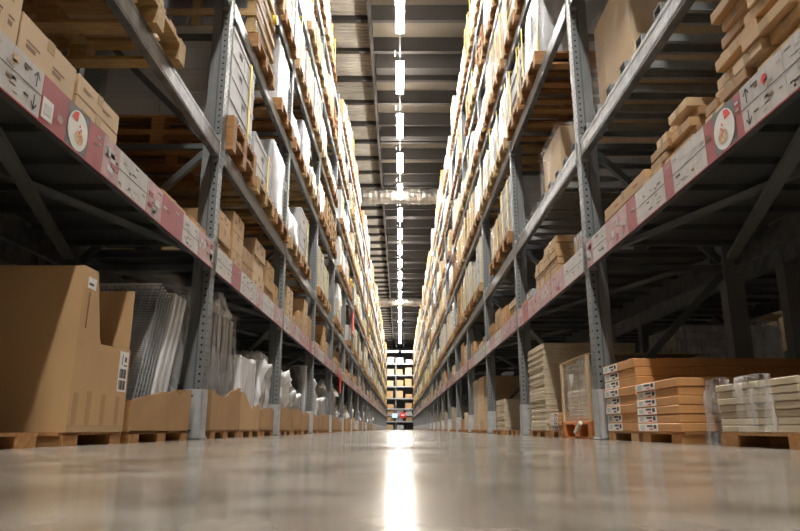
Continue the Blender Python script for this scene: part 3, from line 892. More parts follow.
# left rack, first bay: the sharp near group
put_carton(L1x(-1, .50), 1.965, Z1, .50, .15, .24, 'kraft_light', 'light brown carton under the picture corner carton, nearest on the left shelf', 'cartons on the left lowest shelf')
put_carton(L1x(-1, .48), 1.97, Z1 + .242, .48, .16, .20, 'kraft_light', 'light brown carton topmost at the upper corner of the left shelf', 'cartons on the left lowest shelf')
put_carton(L1x(-1, .40), 2.25, Z1, .40, .40, .20, 'kraft_light', 'long light brown carton with brown print beside the stacked pair above the plate card', 'cartons on the left lowest shelf')
put_carton(L1x(-1, .40), 2.68, Z1, .40, .40, .10, 'kraft_light', 'light brown carton, lower of the stacked pair above the plate card', 'cartons on the left lowest shelf')
put_carton(L1x(-1, .40), 2.68, Z1 + .102, .40, .40, .10, 'kraft_light', 'light brown carton, upper of the stacked pair above the plate card', 'cartons on the left lowest shelf')
put_carton(L1x(-1, .30), 3.72, Z1, .30, .42, .07, 'kraft_orange', 'low orange-brown carton alone behind the red card of the left strip', 'cartons on the left lowest shelf')
put_carton(L1x(-1, .30), 4.20, Z1, .30, .34, .08, 'kraft_orange', 'low orange-brown carton just before the near left upright', 'cartons on the left lowest shelf')
# left rack second bay: stepped stacks
def l1stack(s, y, n, hgt, sy, m, k, name, sx=.42, jit=.02):
    z = Z1; rng = random.Random(int(y * 97))
    for i in range(n):
        lab = '%s carton, %s up in the %s, lowest shelf' % (CW[m], ORD[i], name)
        put_carton(L1x(s, sx) + s * rng.uniform(0, jit), y + rng.uniform(-jit, jit) / 2, z, sx, sy, hgt, m, lab, 'cartons on the %s lowest shelf' % SIDE[s], marks=(i % 2 == 0)); z += hgt + .0015
l1stack(-1, 4.86, 3, .12, .34, 'kraft', 1, 'stack directly behind near left upright')
l1stack(-1, 5.27, 3, .16, .36, 'kraft', 1, 'stepped stack behind near left upright')
l1stack(-1, 5.68, 2, .15, .34, 'kraft_dark', 1, 'dark pair in the left second bay')
l1stack(-1, 6.15, 3, .165, .46, 'kraft_light', 1, 'pale stack in the left second bay')
l1stack(-1, 6.68, 3, .14, .40, 'kraft', 1, 'third left stack of second bay')
l1stack(-1, 7.06, 2, .14, .28, 'kraft', 1, 'last pair of the left second bay')
for k in range(2, NB + 1):
    rng = random.Random(k * 31)
    for s in (-1, 1):
        if s > 0 and k < 3: continue
        y = py(k) + .12; j = 0
        while y < py(k) + 2.5:
            w = rng.choice((.36, .45, .55, .7)) if k < 8 else .8
            if y + w > py(k) + 2.72: break
            if rng.random() < .13: y += w * .6; continue
            m = rng.choice(('kraft', 'kraft', 'kraft_light', 'kraft_dark', 'kraft_orange'))
            n = rng.choice((1, 2, 3)) if k < 6 else 1
            hh = rng.choice((.10, .14, .18)) if k < 6 else rng.choice((.2, .3, .45))
            if n * hh > .56: n = 2
            z = Z1
            for i in range(n):
                put_carton(L1x(s), y + w / 2, z, D, w - .02, hh, m, '%s carton on lowest shelf, %s bay of %s rack, stack %s, layer %s' % (CW[m], ORD[k], SIDE[s], ORD[j], ORD[i]), 'cartons on the %s lowest shelf' % SIDE[s], marks=k < 6, tape=k < 5)
                z += hh + .0015
            j += 1; y += w + .02
# right rack lowest shelf, first bay: loosely piled flat brown packs
def plank_pack(x, y, z, sx, sy, sz, m, lab, rz=0):
    sx, sy, sz = round(sx, 2), round(sy, 2), round(sz, 3)
    def f():
        b = MB(); b.box((-sx / 2, -sy / 2, 0), (sx / 2, sy / 2, sz), M[m], bev=.003)
        for sd in (-1, 1):
            a = sorted((sd * sx / 2, sd * (sx / 2 + .0008))); b.box((a[0], -sy * .1, sz * .1), (a[1], sy * .1, sz * .9), M['tape'])
        return b.build('flat_pack')
    o = kind(('plank', sx, sy, sz, m), f).place((x, y, z), rz); tag(o, lab, 'flat pack', 'loose flat packs on the right lowest shelf'); o.name = 'flat_pack'
rng = random.Random(77)
def loose_pile(y0, ytop0, ytop1, rows, tag_name, th=.05):
    """rows of flat packs, each row shifted, shrinking upwards"""
    z = Z1
    for r_ in range(rows):
        y = y0 + rng.uniform(0, .05); c = 0
        yend = ytop0 + (ytop1 - ytop0) * r_ / max(1, rows - 1)
        while y < yend - .08:
            w = min(rng.choice((.22, .27, .33)), max(.12, yend - y))
            m = rng.choice(('kraft', 'kraft_light', 'kraft', 'kraft_dark'))
            sh = rng.uniform(0, .07)
            plank_pack(L1x(1, .5, .0) + sh, y + w / 2, z, .5, w - .012, th - .003, m, '%s flat pack, %s layer, %s along, %s' % (CW[m], ORD[r_], ORD[c], tag_name), 0)
            y += w + .01; c += 1
        z += th
loose_pile(1.89, 2.62, 2.45, 9, 'tall loose pile, upper right corner', .052)
loose_pile(2.72, 3.36, 3.10, 5, 'lower loose pile, right lowest shelf', .05)
put_carton(L1x(1, .30, .02), 3.72, Z1 + .045, .30, .72, .085, 'kraft', 'long flat brown carton jutting out before the near right upright', 'cartons on the right lowest shelf')
put_carton(L1x(1, .26, .05), 3.80, Z1, .26, .60, .045, 'kraft_dark', 'thin dark brown carton under the long jutting one, right shelf', 'cartons on the right lowest shelf', tape=False)
# right second bay
for i, y in enumerate((4.82, 4.90, 4.99)):
    def f():
        b = MB(); b.box((-.2, -.025, 0), (.2, .025, .22), M['white'], bev=.003); b.box((-.2005, -.02, .02), (-.2, .02, .18), M['kraft']); return b.build('upright_flat_pack')
    o = kind('upr', f).place((1.62, y, Z1)); tag(o, 'thin white pack standing on edge behind the near right upright, %s' % ('first', 'second', 'third')[i], 'flat pack', 'packs standing on edge')
    o.name = 'flat_pack'
l1stack(1, 5.75, 6, .065, .50, 'kraft', 1, 'flat stack of right second bay', .46)
l1stack(1, 6.22, 5, .065, .36, 'kraft_light', 1, 'second flat stack of right second bay', .46)
l1stack(1, 6.75, 2, .07, .30, 'white', 1, 'white pair of right second bay', .36)
l1stack(1, 7.06, 1, .10, .28, 'kraft_orange', 1, 'end of the right second bay', .40)
l1stack(1, 7.80, 3, .08, .45, 'kraft_light', 1, 'open flat stack of right third bay', .46)
l1stack(1, 8.45, 2, .14, .40, 'kraft_orange', 1, 'orange pair of right third bay', .40)
l1stack(1, 9.10, 4, .09, .45, 'kraft', 1, 'tall stack of right third bay', .40)
l1stack(1, 9.70, 2, .12, .40, 'kraft_dark', 1, 'dark pair of right third bay', .40)

# ------------------------------------------------------------------ goods on the floor level
def floor_skid(s, yc, L, lab, m='pine', W=1.0, x=None, group='low wooden skids on the floor'):
    key = ('skid', round(L, 2), W, m)
    o = kind(key, lambda: skid_mb(L, W, m).build('low_skid')).place((s * (AX + .02 + W / 2) if x is None else x, yc, 0)); tag(o, lab, 'skid', group); return o
SK = 0.0565
# -- left, first bay: the big open carton
floor_skid(-1, 2.22, .62, 'low skid cut off at the lower corner before the big open carton')
floor_skid(-1, 2.98, .60, 'low wooden skid under the big open brown carton')
def big_open_carton():
    o = empty('open_carton', (-1.37, 2.705, SK))
    W, L, H, t = 1.0, .555, .705, .007      # W into the rack (towards -x), L along y
    K = M['kraft']
    # aisle wall with its cut-out
    b = MB(); out = [(0, 0), (L, 0), (L, .40), (.42, .395), (.225, .390), (.205, .42), (.125, H), (0, H)]
    n = len(out); vs = [(0, y, z) for y, z in out] + [(-t, y, z) for y, z in out]
    fs = [tuple(range(n)), tuple(range(n, 2 * n))[::-1]] + [(i, i + n, (i + 1) % n + n, (i + 1) % n) for i in range(n)]
    b.add(vs, fs, K)
    for y in (.03, .15, .29, .44): b.box((0, y, .02), (.0008, y + .042, .16 + .01 * (y * 10 % 2)), M['kraft_dark'])
    b.box((0, 0, 0), (.001, L, .03), M['tape']); b.build('side_wall', o)
    for y, nm in ((0, 'end_wall'), (L - t, 'end_wall')):
        b = MB(); b.box((-W, y, 0), (-t, y + t, H), K); b.build(nm, o)
    b = MB(); b.box((-W, t, 0), (-W + t, L - t, H), K); b.build('side_wall', o)
    b = MB(); b.box((-W + t, t, 0), (-t, L - t, t), K); b.build('bottom', o)
    b = MB(); b.box((0.0, .04, .615), (.001, .115, .665), M['paper']); b.box((.001, .05, .63), (.0016, .09, .64), M['ink']); b.build('small_label', o)['label'] = 'small white label near the top edge'
    b = MB(); b.box((0, .44, .19), (.001, .54, .385), M['paper'])
    for i, (z, h) in enumerate(((.20, .045), (.255, .045))):
        for j in range(7): b.box((.001, .452 + j * .011, z), (.0016, .452 + j * .011 + .006 + .002 * (j % 3), z + h), M['ink'])
    b.box((.001, .47, .32), (.0016, .476, .37), M['ink']); b.box((.001, .49, .315), (.0016, .53, .321), M['ink']); b.box((.001, .50, .335), (.0016, .52, .36), M['ink'])
    b.build('barcode_label', o)['label'] = 'white paper label with black bars'
    b = MB(); b.tube((.001, .06, .44), (.001, .065, .60), .0035, M['inkbrown'], 6); b.build('torn_edge', o)
    return o
tag(big_open_carton(), 'big open brown carton with notched side and barcode label, on the left floor', 'carton')

def tray(s, y0, y1, h0, h1, lab, seed=0, x=AX + .022, W=.95, z=SK, m='kraft_dark'):
    """low open kraft tray with a torn, uneven rim"""
    o = empty('cardboard_tray', (s * x, y0, z)); L = y1 - y0; t = .006
    rng = random.Random(seed + 5)
    def wall(p0, p1, ha, hb, nm):
        b = MB(); n = 9; d = Vector(p1) - Vector(p0); nn = Vector((-d.y, d.x)).normalized() * t; vs = []
        for i in range(n + 1):
            f = i / n; q = Vector(p0) + d * f; hh = ha + (hb - ha) * f + (rng.uniform(-.022, .022) if 0 < i < n else 0) + (.03 * math.sin(f * 7 + seed) if seed else 0)
            for e in (q, q + nn): vs.append((e.x, e.y, 0)); vs.append((e.x, e.y, hh))
        fs = []
        for i in range(n):
            a = 4 * i; c = a + 4
            fs += [(a, c, c + 1, a + 1), (a + 2, a + 3, c + 3, c + 2), (a + 1, c + 1, c + 3, a + 3)]
        fs += [(0, 1, 3, 2), (4 * n, 4 * n + 2, 4 * n + 3, 4 * n + 1)]
        b.add(vs, fs, M[m]); b.build(nm, o)
    wall((0, 0), (0, L), h0, h1, 'side_wall'); wall((s * W, 0), (s * W, L), h0, h1, 'side_wall')
    wall((0, 0), (s * W, 0), h0, h0, 'end_wall'); wall((0, L), (s * W, L), h1, h1, 'end_wall')
    b = MB(); a = sorted((0, s * W)); b.box((a[0], 0, 0), (a[1], L, .004), M[m]); b.build('bottom', o)
    return tag(o, lab, 'tray', 'cardboard trays on the floor')
# -- left, first bay: wire panels leaning in a tray under film
floor_skid(-1, 3.82, .92, 'low wooden skid under the tray of wire panels')
tray(-1, 3.36, 4.30, .16, .26, 'brown cardboard tray holding the leaning wire panels')
def wire_panel(y, lean, H, lab, m='wirewhite', W=.75):
    b = MB(); x0 = -(AX + .10); c, sn = math.cos(lean), math.sin(lean)
    def P(x, z): return (x, z * sn, z * c)
    r = .006
    b.tube(P(0, 0), P(0, H), r * .8, M['wiregrey']); b.tube(P(-W, 0), P(-W, H), r * 1.6, M[m]); b.tube(P(0, H), P(-W, H), r * 1.6, M[m]); b.tube(P(0, 0), P(-W, 0), r * 1.6, M[m])
    for i in range(1, 16): b.tube(P(-W * i / 16, 0), P(-W * i / 16, H), .0032, M['wiregrey'], 5)
    for i in range(1, 24): b.tube(P(0, H * i / 24), P(-W, H * i / 24), .0032, M['wiregrey'], 5)
    o = b.build('wire_panel', None, (x0, y, SK + .02)); tag(o, lab, 'wire panel', 'leaning wire panels in the left tray'); return o
for i in range(5):
    wire_panel(3.50 + .045 * i, math.radians(20), .90 - .012 * i, 'leaning wire mesh panel in the film-wrapped tray, %s from the big open carton' % ORD[i])
b = MB()
def skin(name, x0, x1, y0, y1, z, h, lean, m, seed, amp=.02, res=.045, freq=5):
    sx, sy = abs(x1 - x0), y1 - y0
    vs, fs = lumpy(sx, sy, h, res, amp, freq, seed)
    vs = [(v[0] + (x0 + x1) / 2, v[1] + (y0 + y1) / 2 + lean * v[2], v[2]) for v in vs]
    b = MB(); b.add(vs, fs, M[m]); o = b.build(name, None, (0, 0, z), smooth=True); return o
o = skin('film_cover', -(AX + .055), -(AX + .92), 3.43, 4.02, SK + .012, .93, .352, 'film_soft', 3, amp=.012)
tag(o, 'crinkled clear film cover over the leaning wire panels', 'film cover')
# white framed panels further back in the same tray
for i in range(3):
    def f():
        b = MB(); X = Matrix.Rotation(-math.radians(19.5), 4, 'X')
        b.box((-.75, 0, 0), (0, .03, .88), M['silver'], X); b.box((-.012, -.003, 0), (.006, .033, .885), M['wirewhite'], X); b.box((-.75, -.003, .875), (0, .033, .89), M['wirewhite'], X)
        return b.build('framed_panel')
    o = kind('fpanel', f).place((-(AX + .09), 3.74 + .085 * i, SK + .022)); tag(o, 'white-edged grey panel leaning behind the wire panels, %s from the camera' % ORD[i], 'panel', 'white-edged panels in the left tray'); o.name = 'framed_panel'
# -- left, second bay
floor_skid(-1, 5.22, .86, 'low wooden skid under the tall grey wrapped stack')
tray(-1, 4.78, 5.62, .27, .33, 'brown cardboard tray round the tall grey wrapped stack', 2)
def wrapped_block(s, y0, y1, h, lab, core, film, seed, ribs=0, amp=.02, x=AX + .065, W=.8, z=SK + .006, cat='wrapped stack', taper=.02, name='wrapped_stack', topblob=0, base=.3):
    o = empty(name, (s * (x + W / 2), (y0 + y1) / 2, z)); L = y1 - y0
    b = MB()
    if ribs:
        n = ribs
        for i in range(n):
            yy = -L / 2 + .02 + (L - .04) * i / n; rr = random.Random(i + seed)
            b.box((-W / 2 + .03, yy, 0), (W / 2 - .03 - rr.uniform(0, .01), yy + (L - .04) / n * .72, h * rr.uniform(.93, .98)), M[core])
    else:
        b.box((-W / 2 + .03, -L / 2 + .03, 0), (W / 2 - .03, L / 2 - .03, h * .95), M[core], bev=.01)
    b.build('packed_goods', o)
    vs, fs = lumpy(W, L, h, .04, amp, 6, seed, taper, amp * 2.2, base)
    b = MB(); b.add(vs, fs, M[film]); b.build('film_wrap', o, smooth=True)
    if topblob:
        for i in range(topblob):
            rr = random.Random(seed * 3 + i); bb = MB(); sx = rr.uniform(.2, .36)
            vs, fs = lumpy(sx, sx, rr.uniform(.12, .24), .02, .065, 15, seed + i * 3, .5)
            bx = (-s) * (W / 2 - .16) + rr.uniform(-.03, .03); by = rr.uniform(-L / 2 + .12, L / 2 - .12)
            vs = [(v[0] + bx, v[1] + by, v[2] + h - .06) for v in vs]
            bb.add(vs, fs, M['film_thick']); bb.build('loose_film', o, smooth=True)
    return tag(o, lab, cat, 'film-wrapped stacks on the floor')
wrapped_block(-1, 4.82, 5.58, .95, 'tall dark grey stack of upright panels in clear film beside the near left upright', 'silver', 'film', 1.7, ribs=6, amp=.028, topblob=3)
floor_skid(-1, 6.10, .86, 'low wooden skid under the white block in the torn tray')
tray(-1, 5.66, 6.44, .30, .20, 'torn brown tray round the white wrapped block', 1, m='kraft')
wrapped_block(-1, 5.72, 6.36, .65, 'square white film-wrapped block in a torn brown tray', 'white', 'film_thick', 4.1, amp=.007)
floor_skid(-1, 6.87, .62, 'low wooden skid just before the second left upright')
tray(-1, 6.50, 7.16, .20, .22, 'brown cardboard tray just before the second left upright', 0)
wrapped_block(-1, 6.56, 7.09, .66, 'ragged wrapped stack just before the second left upright', 'charcoal', 'film_thick', 7.7, amp=.05, topblob=2)
# -- left, third bay
floor_skid(-1, 7.95, .84, 'low wooden skid behind the second left upright')
tray(-1, 7.56, 8.34, .24, .28, 'brown tray under the frothy white film bundle', 0)
wrapped_block(-1, 7.62, 8.28, .62, 'frothy white film bundle behind the second left upright', 'white', 'film_thick', 9.3, amp=.07, topblob=4)
floor_skid(-1, 8.9, .84, 'low wooden skid in the middle of the third left bay')
tray(-1, 8.50, 9.30, .26, .26, 'brown tray in the middle of the third left bay', 0)
wrapped_block(-1, 8.56, 9.24, .44, 'low white film bundle between the frothy one and the white-ended tall stack', 'white', 'film_white', 12.3, amp=.07, topblob=3)
floor_skid(-1, 9.66, .66, 'low wooden skid at the end of the third left bay')
tray(-1, 9.38, 9.98, .22, .24, 'brown tray at the end of the third left bay', 0)
wrapped_block(-1, 9.44, 9.66, .90, 'tall dark panel stack at the end of the third left bay', 'charcoal', 'film', 13.3, ribs=5, amp=.012)
wrapped_block(-1, 9.73, 9.93, .92, 'tall white-ended film-wrapped column at the end of the third left bay', 'white', 'film_white', 14.3, amp=.02)
for k in range(3, NB + 1):
    rng = random.Random(k * 13 + 1)
    for q in range(3):
        yc = py(k) + .5 + .9 * q
        nm = '%s bay of the left rack, %s place' % (ORD[k], SLOT[q])
        floor_skid(-1, yc, .80, 'low wooden skid on the floor, %s' % nm)
        if k > 12:
            hh = rng.choice((.4, .6, .8, .5)); m = rng.choice(('kraft', 'kraft_dark', 'white', 'kraft_light'))
            put_carton(-(AX + .55), yc, SK, .9, .78, hh, m, 'large %s carton on the floor, %s' % (CW[m], nm), 'cartons on the left floor', tape=False, marks=False)
            continue
        hh = rng.choice((.35, .5, .6, .75, .9)); t = rng.random()
        if t < .3 and k > 3:
            m = rng.choice(('kraft', 'kraft_dark', 'kraft_light'))
            put_carton(-(AX + .55), yc, SK, .9, .78, hh, m, 'large %s carton on the floor, %s' % (CW[m], nm), 'cartons on the left floor')
        else:
            tray(-1, yc - .40, yc + .40, rng.uniform(.18, .3), rng.uniform(.18, .3), 'brown tray on the floor, %s' % nm, 0)
            wrapped_block(-1, yc - .34, yc + .34, hh, '%s film-wrapped stack on the floor, %s' % (('white', 'grey')[t > .75], nm), 'silver' if t > .75 else 'white', 'film' if t > .75 else 'film_thick', k * 3.1 + q, amp=.05, topblob=1)

# -- right side floor
def flat_stack(s, y0, y1, n, th, m, name, skidlab, x=AX + .025, W=1.0, sticker=False, z=SK, jit=.006, film=False, warp=0.0, only_labels=None, xw=None):
    """each box of the stack is a thing of its own"""
    rng = random.Random(int(y0 * 100) + n)
    L = y1 - y0
    for i in range(n):
        key = ('fbox', round(L, 3), W, th, m, sticker, s)
        def f():
            b = MB(); b.box((-W / 2, -L / 2, 0), (W / 2, L / 2, th - .0015), M[m], bev=.0035)
            sx = -s
            a = sorted((sx * (W / 2 - .0003), sx * (W / 2 + .0004)))
            b.box((a[0], -L / 2 + .004, th * .47), (a[1], L / 2 - .004, th * .49), M['edge'])
            o = b.build('flat_box')
            if sticker:
                c = MB(); a = sorted((sx * W / 2, sx * (W / 2 + .001))); c.box((a[0], L / 2 - .29, .003), (a[1], L / 2 - .01, th - .005), M['paper'])
                a2 = sorted((sx * (W / 2 + .001), sx * (W / 2 + .0015)))
                c.box((a2[0], L / 2 - .22, th * .55), (a2[1], L / 2 - .14, th * .78), M['ink']); c.box((a2[0], L / 2 - .10, th * .25), (a2[1], L / 2 - .04, th * .75), M['greyc'])
                c.box((a2[0], L / 2 - .27, th * .35), (a2[1], L / 2 - .235, th * .8), M['ink']); c.box((a2[0], L / 2 - .22, th * .2), (a2[1], L / 2 - .17, th * .38), M['redb' if sticker == 2 else 'ink'])
                c.build('paper_label', o)['label'] = 'white printed label on the end'
            return o
        o = kind(key, f).place((s * (x + W / 2) + rng.uniform(-jit, jit), (y0 + y1) / 2 + rng.uniform(-jit, jit), z), rng.uniform(-1, 1) * .004 * (1 if jit < .02 else 3))
        tag(o, '%s flat box, %s up in %s' % (CW[m], ORD[i], name), 'flat box', name); o.name = 'flat_box'
        z += th
    return z
floor_skid(1, 2.53, .66, 'low pale skid under the buff film-wrapped packs at the right picture edge')
floor_skid(1, 2.02, .26, 'low pale skid cut off at the right picture corner')
flat_stack(1, 1.90, 2.15, 7, .028, 'buff', 'buff stack cut off at the right picture corner', '')
zt = flat_stack(1, 2.24, 2.83, 7, .028, 'buff', 'buff wrapped stack at the right picture edge', '', jit=.008)
vs, fs = lumpy(.03, .22, .21, .02, .014, 14, 3.3, .1)
b = MB(); b.add([(v[0], v[1], v[2]) for v in vs], fs, M['film']); o = b.build('film_bundle', None, (AX + .0, 2.50, SK), smooth=True)
tag(o, 'crumpled clear film hanging on the buff stack at the right picture edge', 'plastic film')
vs, fs = lumpy(.07, .20, .29, .02, .025, 12, 8.3, .3)
b = MB(); b.add(vs, fs, M['film']); o = b.build('film_bundle', None, (AX + .12, 3.01, 0.0), smooth=True)
tag(o, 'clear film bag squeezed between the orange-brown boxes and the buff stack', 'plastic film')
floor_skid(1, 3.49, .57, 'low wooden skid under the six labelled orange-brown boxes', 'kraft_orange')
flat_stack(1, 3.20, 3.77, 6, .0435, 'kraft_orange', 'short orange-brown labelled stack on the right floor', '', x=AX + .01, sticker=2)
floor_skid(1, 4.09, .60, 'dark low skid under the eight labelled orange-brown boxes beside the right upright', 'kraft_dark')
flat_stack(1, 3.80, 4.38, 8, .0525, 'kraft_orange', 'taller orange-brown labelled stack beside the right upright', '', x=AX + .022, sticker=1)
# second right bay
def orange_pallet():
    b = MB(); mm = M['pine_orange']; L, W, H = .82, .95, .125
    for y in (-L / 2, -.045, L / 2 - .09):
        for x in (-W / 2, -.05, W / 2 - .1): b.box((x, y, 0), (x + .1, y + .09, H - .02), mm)
    b.box((-W / 2, -L / 2, H - .02), (W / 2, L / 2, H), mm, bev=.003)
    for x in (-W / 2, -.05, W / 2 - .1): b.box((x, -L / 2, 0), (x + .1, L / 2, .012), mm)
    return b.build('pallet', None, (AX + .02 + .475, 5.14, 0))
tag(orange_pallet(), 'bright orange pallet on the floor behind the near right upright', 'pallet')
z = flat_stack(1, 4.79, 5.49, 14, .030, 'buff', 'wrapped grey-buff stack on the orange pallet', '', x=AX + .06, W=.85, z=.126, jit=.004)
o = empty('film_cover', (AX + .06 + .425, 5.14, .13)); b = MB(); vs, fs = lumpy(.90, .78, .46, .05, .012, 6, 5.5); b.add(vs, fs, M['film']); b.build('film_sheet', o, smooth=True)
b = MB(); b.add([(-.464, -.02, .36), (-.464, .14, .37), (-.464, .07, .26)], [(0, 1, 2)], M['paper']); b.add([(-.466, -.02, .36), (-.466, .07, .26), (-.466, .14, .37)], [(0, 1, 2)], M['paper']); b.build('paper_label', o)
for yy in (-.385, .385):
    b = MB(); b.box((-.466, yy - .025, 0), (-.452, yy + .025, .47), M['kraft_light']); b.build('edge_board', o)
b = MB(); b.box((-.46, -.41, .475), (.40, .41, .482), M['kraft_light']); b.build('top_board', o)
tag(o, 'clear film with corner boards round the stack on the orange pallet', 'film cover')
b = MB(); b.tube((0, 0, 0), (.0, -.16, .07), .016, M['paper'], 8); o = b.build('paper_roll', None, (AX + .0, 5.10, .045)); tag(o, 'small white tube sticking out of the orange pallet', 'tube')
floor_skid(1, 5.84, .50, 'low skid under the four small boxes of the right second bay')
flat_stack(1, 5.62, 6.06, 4, .038, 'kraft_orange', 'small orange-brown stack between orange pallet and tall flat stack', '', x=AX + .03, W=.7, sticker=1)
floor_skid(1, 6.58, .84, 'low skid under the tall flat stack of the right second bay')
flat_stack(1, 6.22, 6.95, 29, .0285, 'buff', 'tall flat stack of the right second bay', '', x=AX + .03, W=.9)
floor_skid(1, 8.15, .8, 'empty low skid behind the second right upright')
floor_skid(1, 9.40, .86, 'low skid under the half-high stack of the right third bay')
flat_stack(1, 9.02, 9.78, 12, .035, 'buff', 'half-high flat stack of the right third bay', '', x=AX + .08, W=.45)
flat_stack(1, 9.06, 9.74, 18, .045, 'kraft_dark', 'taller dark stack, right third bay', '', x=AX + .58, W=.45)
for k in range(3, NB + 1):
    rng = random.Random(k * 17 + 2)
    for q in range(3):
        yc = py(k) + .5 + .9 * q
        nm = '%s bay of the right rack, %s place' % (ORD[k], SLOT[q])
        floor_skid(1, yc, .80, 'low wooden skid on the floor, %s' % nm)
        if k >= 7:
            hh = rng.choice((.4, .6, .8, .5)); m = rng.choice(('buff', 'kraft_dark', 'kraft', 'kraft_light'))
            put_carton((AX + .55), yc, SK, .9, .78, hh, m, 'large %s carton on the floor, %s' % (CW[m], nm), 'cartons on the right floor', tape=False, marks=False)
        else:
            n = rng.choice((4, 6, 9)); th = rng.choice((.06, .08, .10)); m = rng.choice(('buff', 'kraft', 'buff', 'kraft_light'))
            if n * th > .95: n = 8
            flat_stack(1, yc - .38, yc + .38, n, th, m, 'stack on the floor, %s' % nm.replace(' of the right rack', ' right').replace(' place', ' place'), '', x=AX + .08, W=.9)

# ------------------------------------------------------------------ goods in the racks behind (seen through the near bays)
def back_load(s, x, y, z, w, l, h, m, lab, film=True, lines=0):
    o = empty('stored_carton_block', (s * (x + w / 2), y, z)); b = MB()
    n = max(1, lines)
    for i in range(n): b.box((-w / 2, -l / 2, i * h / n), (w / 2, l / 2, (i + 1) * h / n - .004), M[m], bev=.004)
    b.build('cartons', o)
    if film:
        b = MB(); vs, fs = lumpy(w + .03, l + .03, h + .015, .08, .012, 6, x + y); b.add(vs, fs, M['film']); b.build('film_wrap', o, smooth=True)
    tag(o, lab, 'carton block', 'cartons stored in the racks behind'); return o
back_load(1, 2.78, 6.74, SK, 1.0, .8, 1.02, 'greyc', 'wrapped grey stack standing on the floor behind the right rack', lines=14)
floor_skid(1, 6.74, .84, 'low skid under the wrapped grey stack behind the right rack', x=3.28, W=1.0)
rng = random.Random(4)
for s in (-1, 1):
    for k in range(0, 4):
        for q in range(3):
            yc = py(k) + .5 + .9 * q
            for li in (-1, 0, 1, 2):
                if rng.random() < .30 or (li == -1 and (s, k, q) in ((1, 1, 2), (1, 1, 1))) : continue
                if s > 0 and li == 0 and k < 2: continue
                if s > 0 and li == -1 and k <= 1 and q != 0: continue
                if s < 0 and li == -1 and k <= 1: continue
                z = TOPS[li] if li >= 0 else 0
                h = rng.uniform(.35, .60) if li == 0 else rng.uniform(.6, .8) if li != -1 else rng.uniform(.5, .9)
                mm = rng.choice(('kraft', 'kraft_light', 'white', 'kraft_dark')) if not (s < 0 and li == 1) else 'kraft_light'
                back_load(s, BACK0 + .02, yc, z + .001, 1.0, .78, h, mm,
                          '%s carton block %s behind the %s rack, %s bay, %s place' % (CW[mm], ('on the floor', 'on the first shelf', 'on the second shelf', 'on the third shelf')[li + 1], SIDE[s], ORD[k], SLOT[q]), film=False, lines=3)
    for k in range(0, 4):
        for q in range(3):
            for li in (-1, 0, 1):
                if rng.random() < .25: continue
                mm = rng.choice(('kraft', 'white', 'kraft_light'))
                back_load(s, 6.57, py(k) + .5 + .9 * q, TOPS[li] if li >= 0 else 0, 1.0, .78, rng.uniform(.35, .6), mm,
                          '%s carton block %s across the next %s aisle, %s bay, %s place' % (CW[mm], ('on floor', 'on first shelf', 'on second shelf')[li + 1], SIDE[s], ORD[k], SLOT[q]), film=False, lines=2)
# wire mesh guard between the two racks back to back, left near bays
for k in (0, 1, 2):
    b = MB(); y0 = py(k) + .1
    for i in range(28): b.tube((-2.60, y0 + .098 * i, 2.1), (-2.60, y0 + .098 * i, 3.3), .003, M['wiregrey'], 4) if i % 4 == 0 else None
    for i in range(9): b.tube((-2.60, y0, 2.1 + .15 * i), (-2.60, y0 + 2.6, 2.1 + .15 * i), .003, M['wiregrey'], 4) if i % 2 == 0 else None
    for x in (0, 2.6): b.box((-2.615, y0 + x - .015, 0), (-2.585, y0 + x + .015, 3.35), M['steel'])
    tag(b.build('mesh_guard'), 'wire mesh guard between the back-to-back racks on the left, %s bay' % ORD[k], 'mesh guard', 'mesh guards behind the left rack')

# ------------------------------------------------------------------ the racks go on behind the camera
def quiet(o, label, cat, group, kd=None):
    o['label'] = label; o['category'] = cat; o['group'] = group
    if kd: o['kind'] = kd
for s in (-1, 1):
    for k in range(-5, 0):
        quiet(kind(('up', s, True), make_upright_far(s)).place((s * AX, py(k), 0)), 'grey steel rack upright behind the camera', 'rack upright', 'uprights behind the camera')
        y0 = py(k) + POST_D / 2
        def level():
            b = MB(); b.box((min(s * .002, s * .052), 0.003, -.14), (max(s * .002, s * .052), BL - .003, 0), M['beam']); b.box((min(s * (DEPTH - .052), s * (DEPTH - .002)), 0.003, -.14), (max(s * (DEPTH - .052), s * (DEPTH - .002)), BL - .003, 0), M['beam'])
            for i in range(4): b.box((min(s * .052, s * (DEPTH - .052)), .3 + .65 * i, -.05), (max(s * .052, s * (DEPTH - .052)), .36 + .65 * i, -.01), M['steel'])
            b.box((min(s * .052, s * (DEPTH - .052)), .02, -.01), (max(s * .052, s * (DEPTH - .052)), BL - .02, -.004), M['steel'])
            return b.build('shelf_level')
        for li in (0, 1, 2, 3): quiet(kind(('level', s), level).place((s * AX, y0, TOPS[li])), 'grey steel shelf level behind the camera', 'shelf level', 'shelf levels behind the camera')
        for q in range(3):
            yc = py(k) + .5 + .9 * q
            for li in (-1, 1, 2, 3):
                z = (TOPS[li] if li >= 0 else 0) + .001
                quiet(kind(('pallet', 'pine'), pallet_kind('pine')).place((s * (AX + .57), yc, z)), 'wooden pallet behind the camera', 'pallet', 'pallets behind the camera')
                v = (k + q + li) % 3; tp = ('bigbox', 'kraft', 'white')[v]
                quiet(kind((tp, .7, 1), MAKE[tp](.7, 1)).place((s * (AX + .57), yc, z + .1455), 0 if s > 0 else math.pi, False if False else True), 'stacked load on a pallet behind the camera', CATS[tp], 'loads behind the camera')
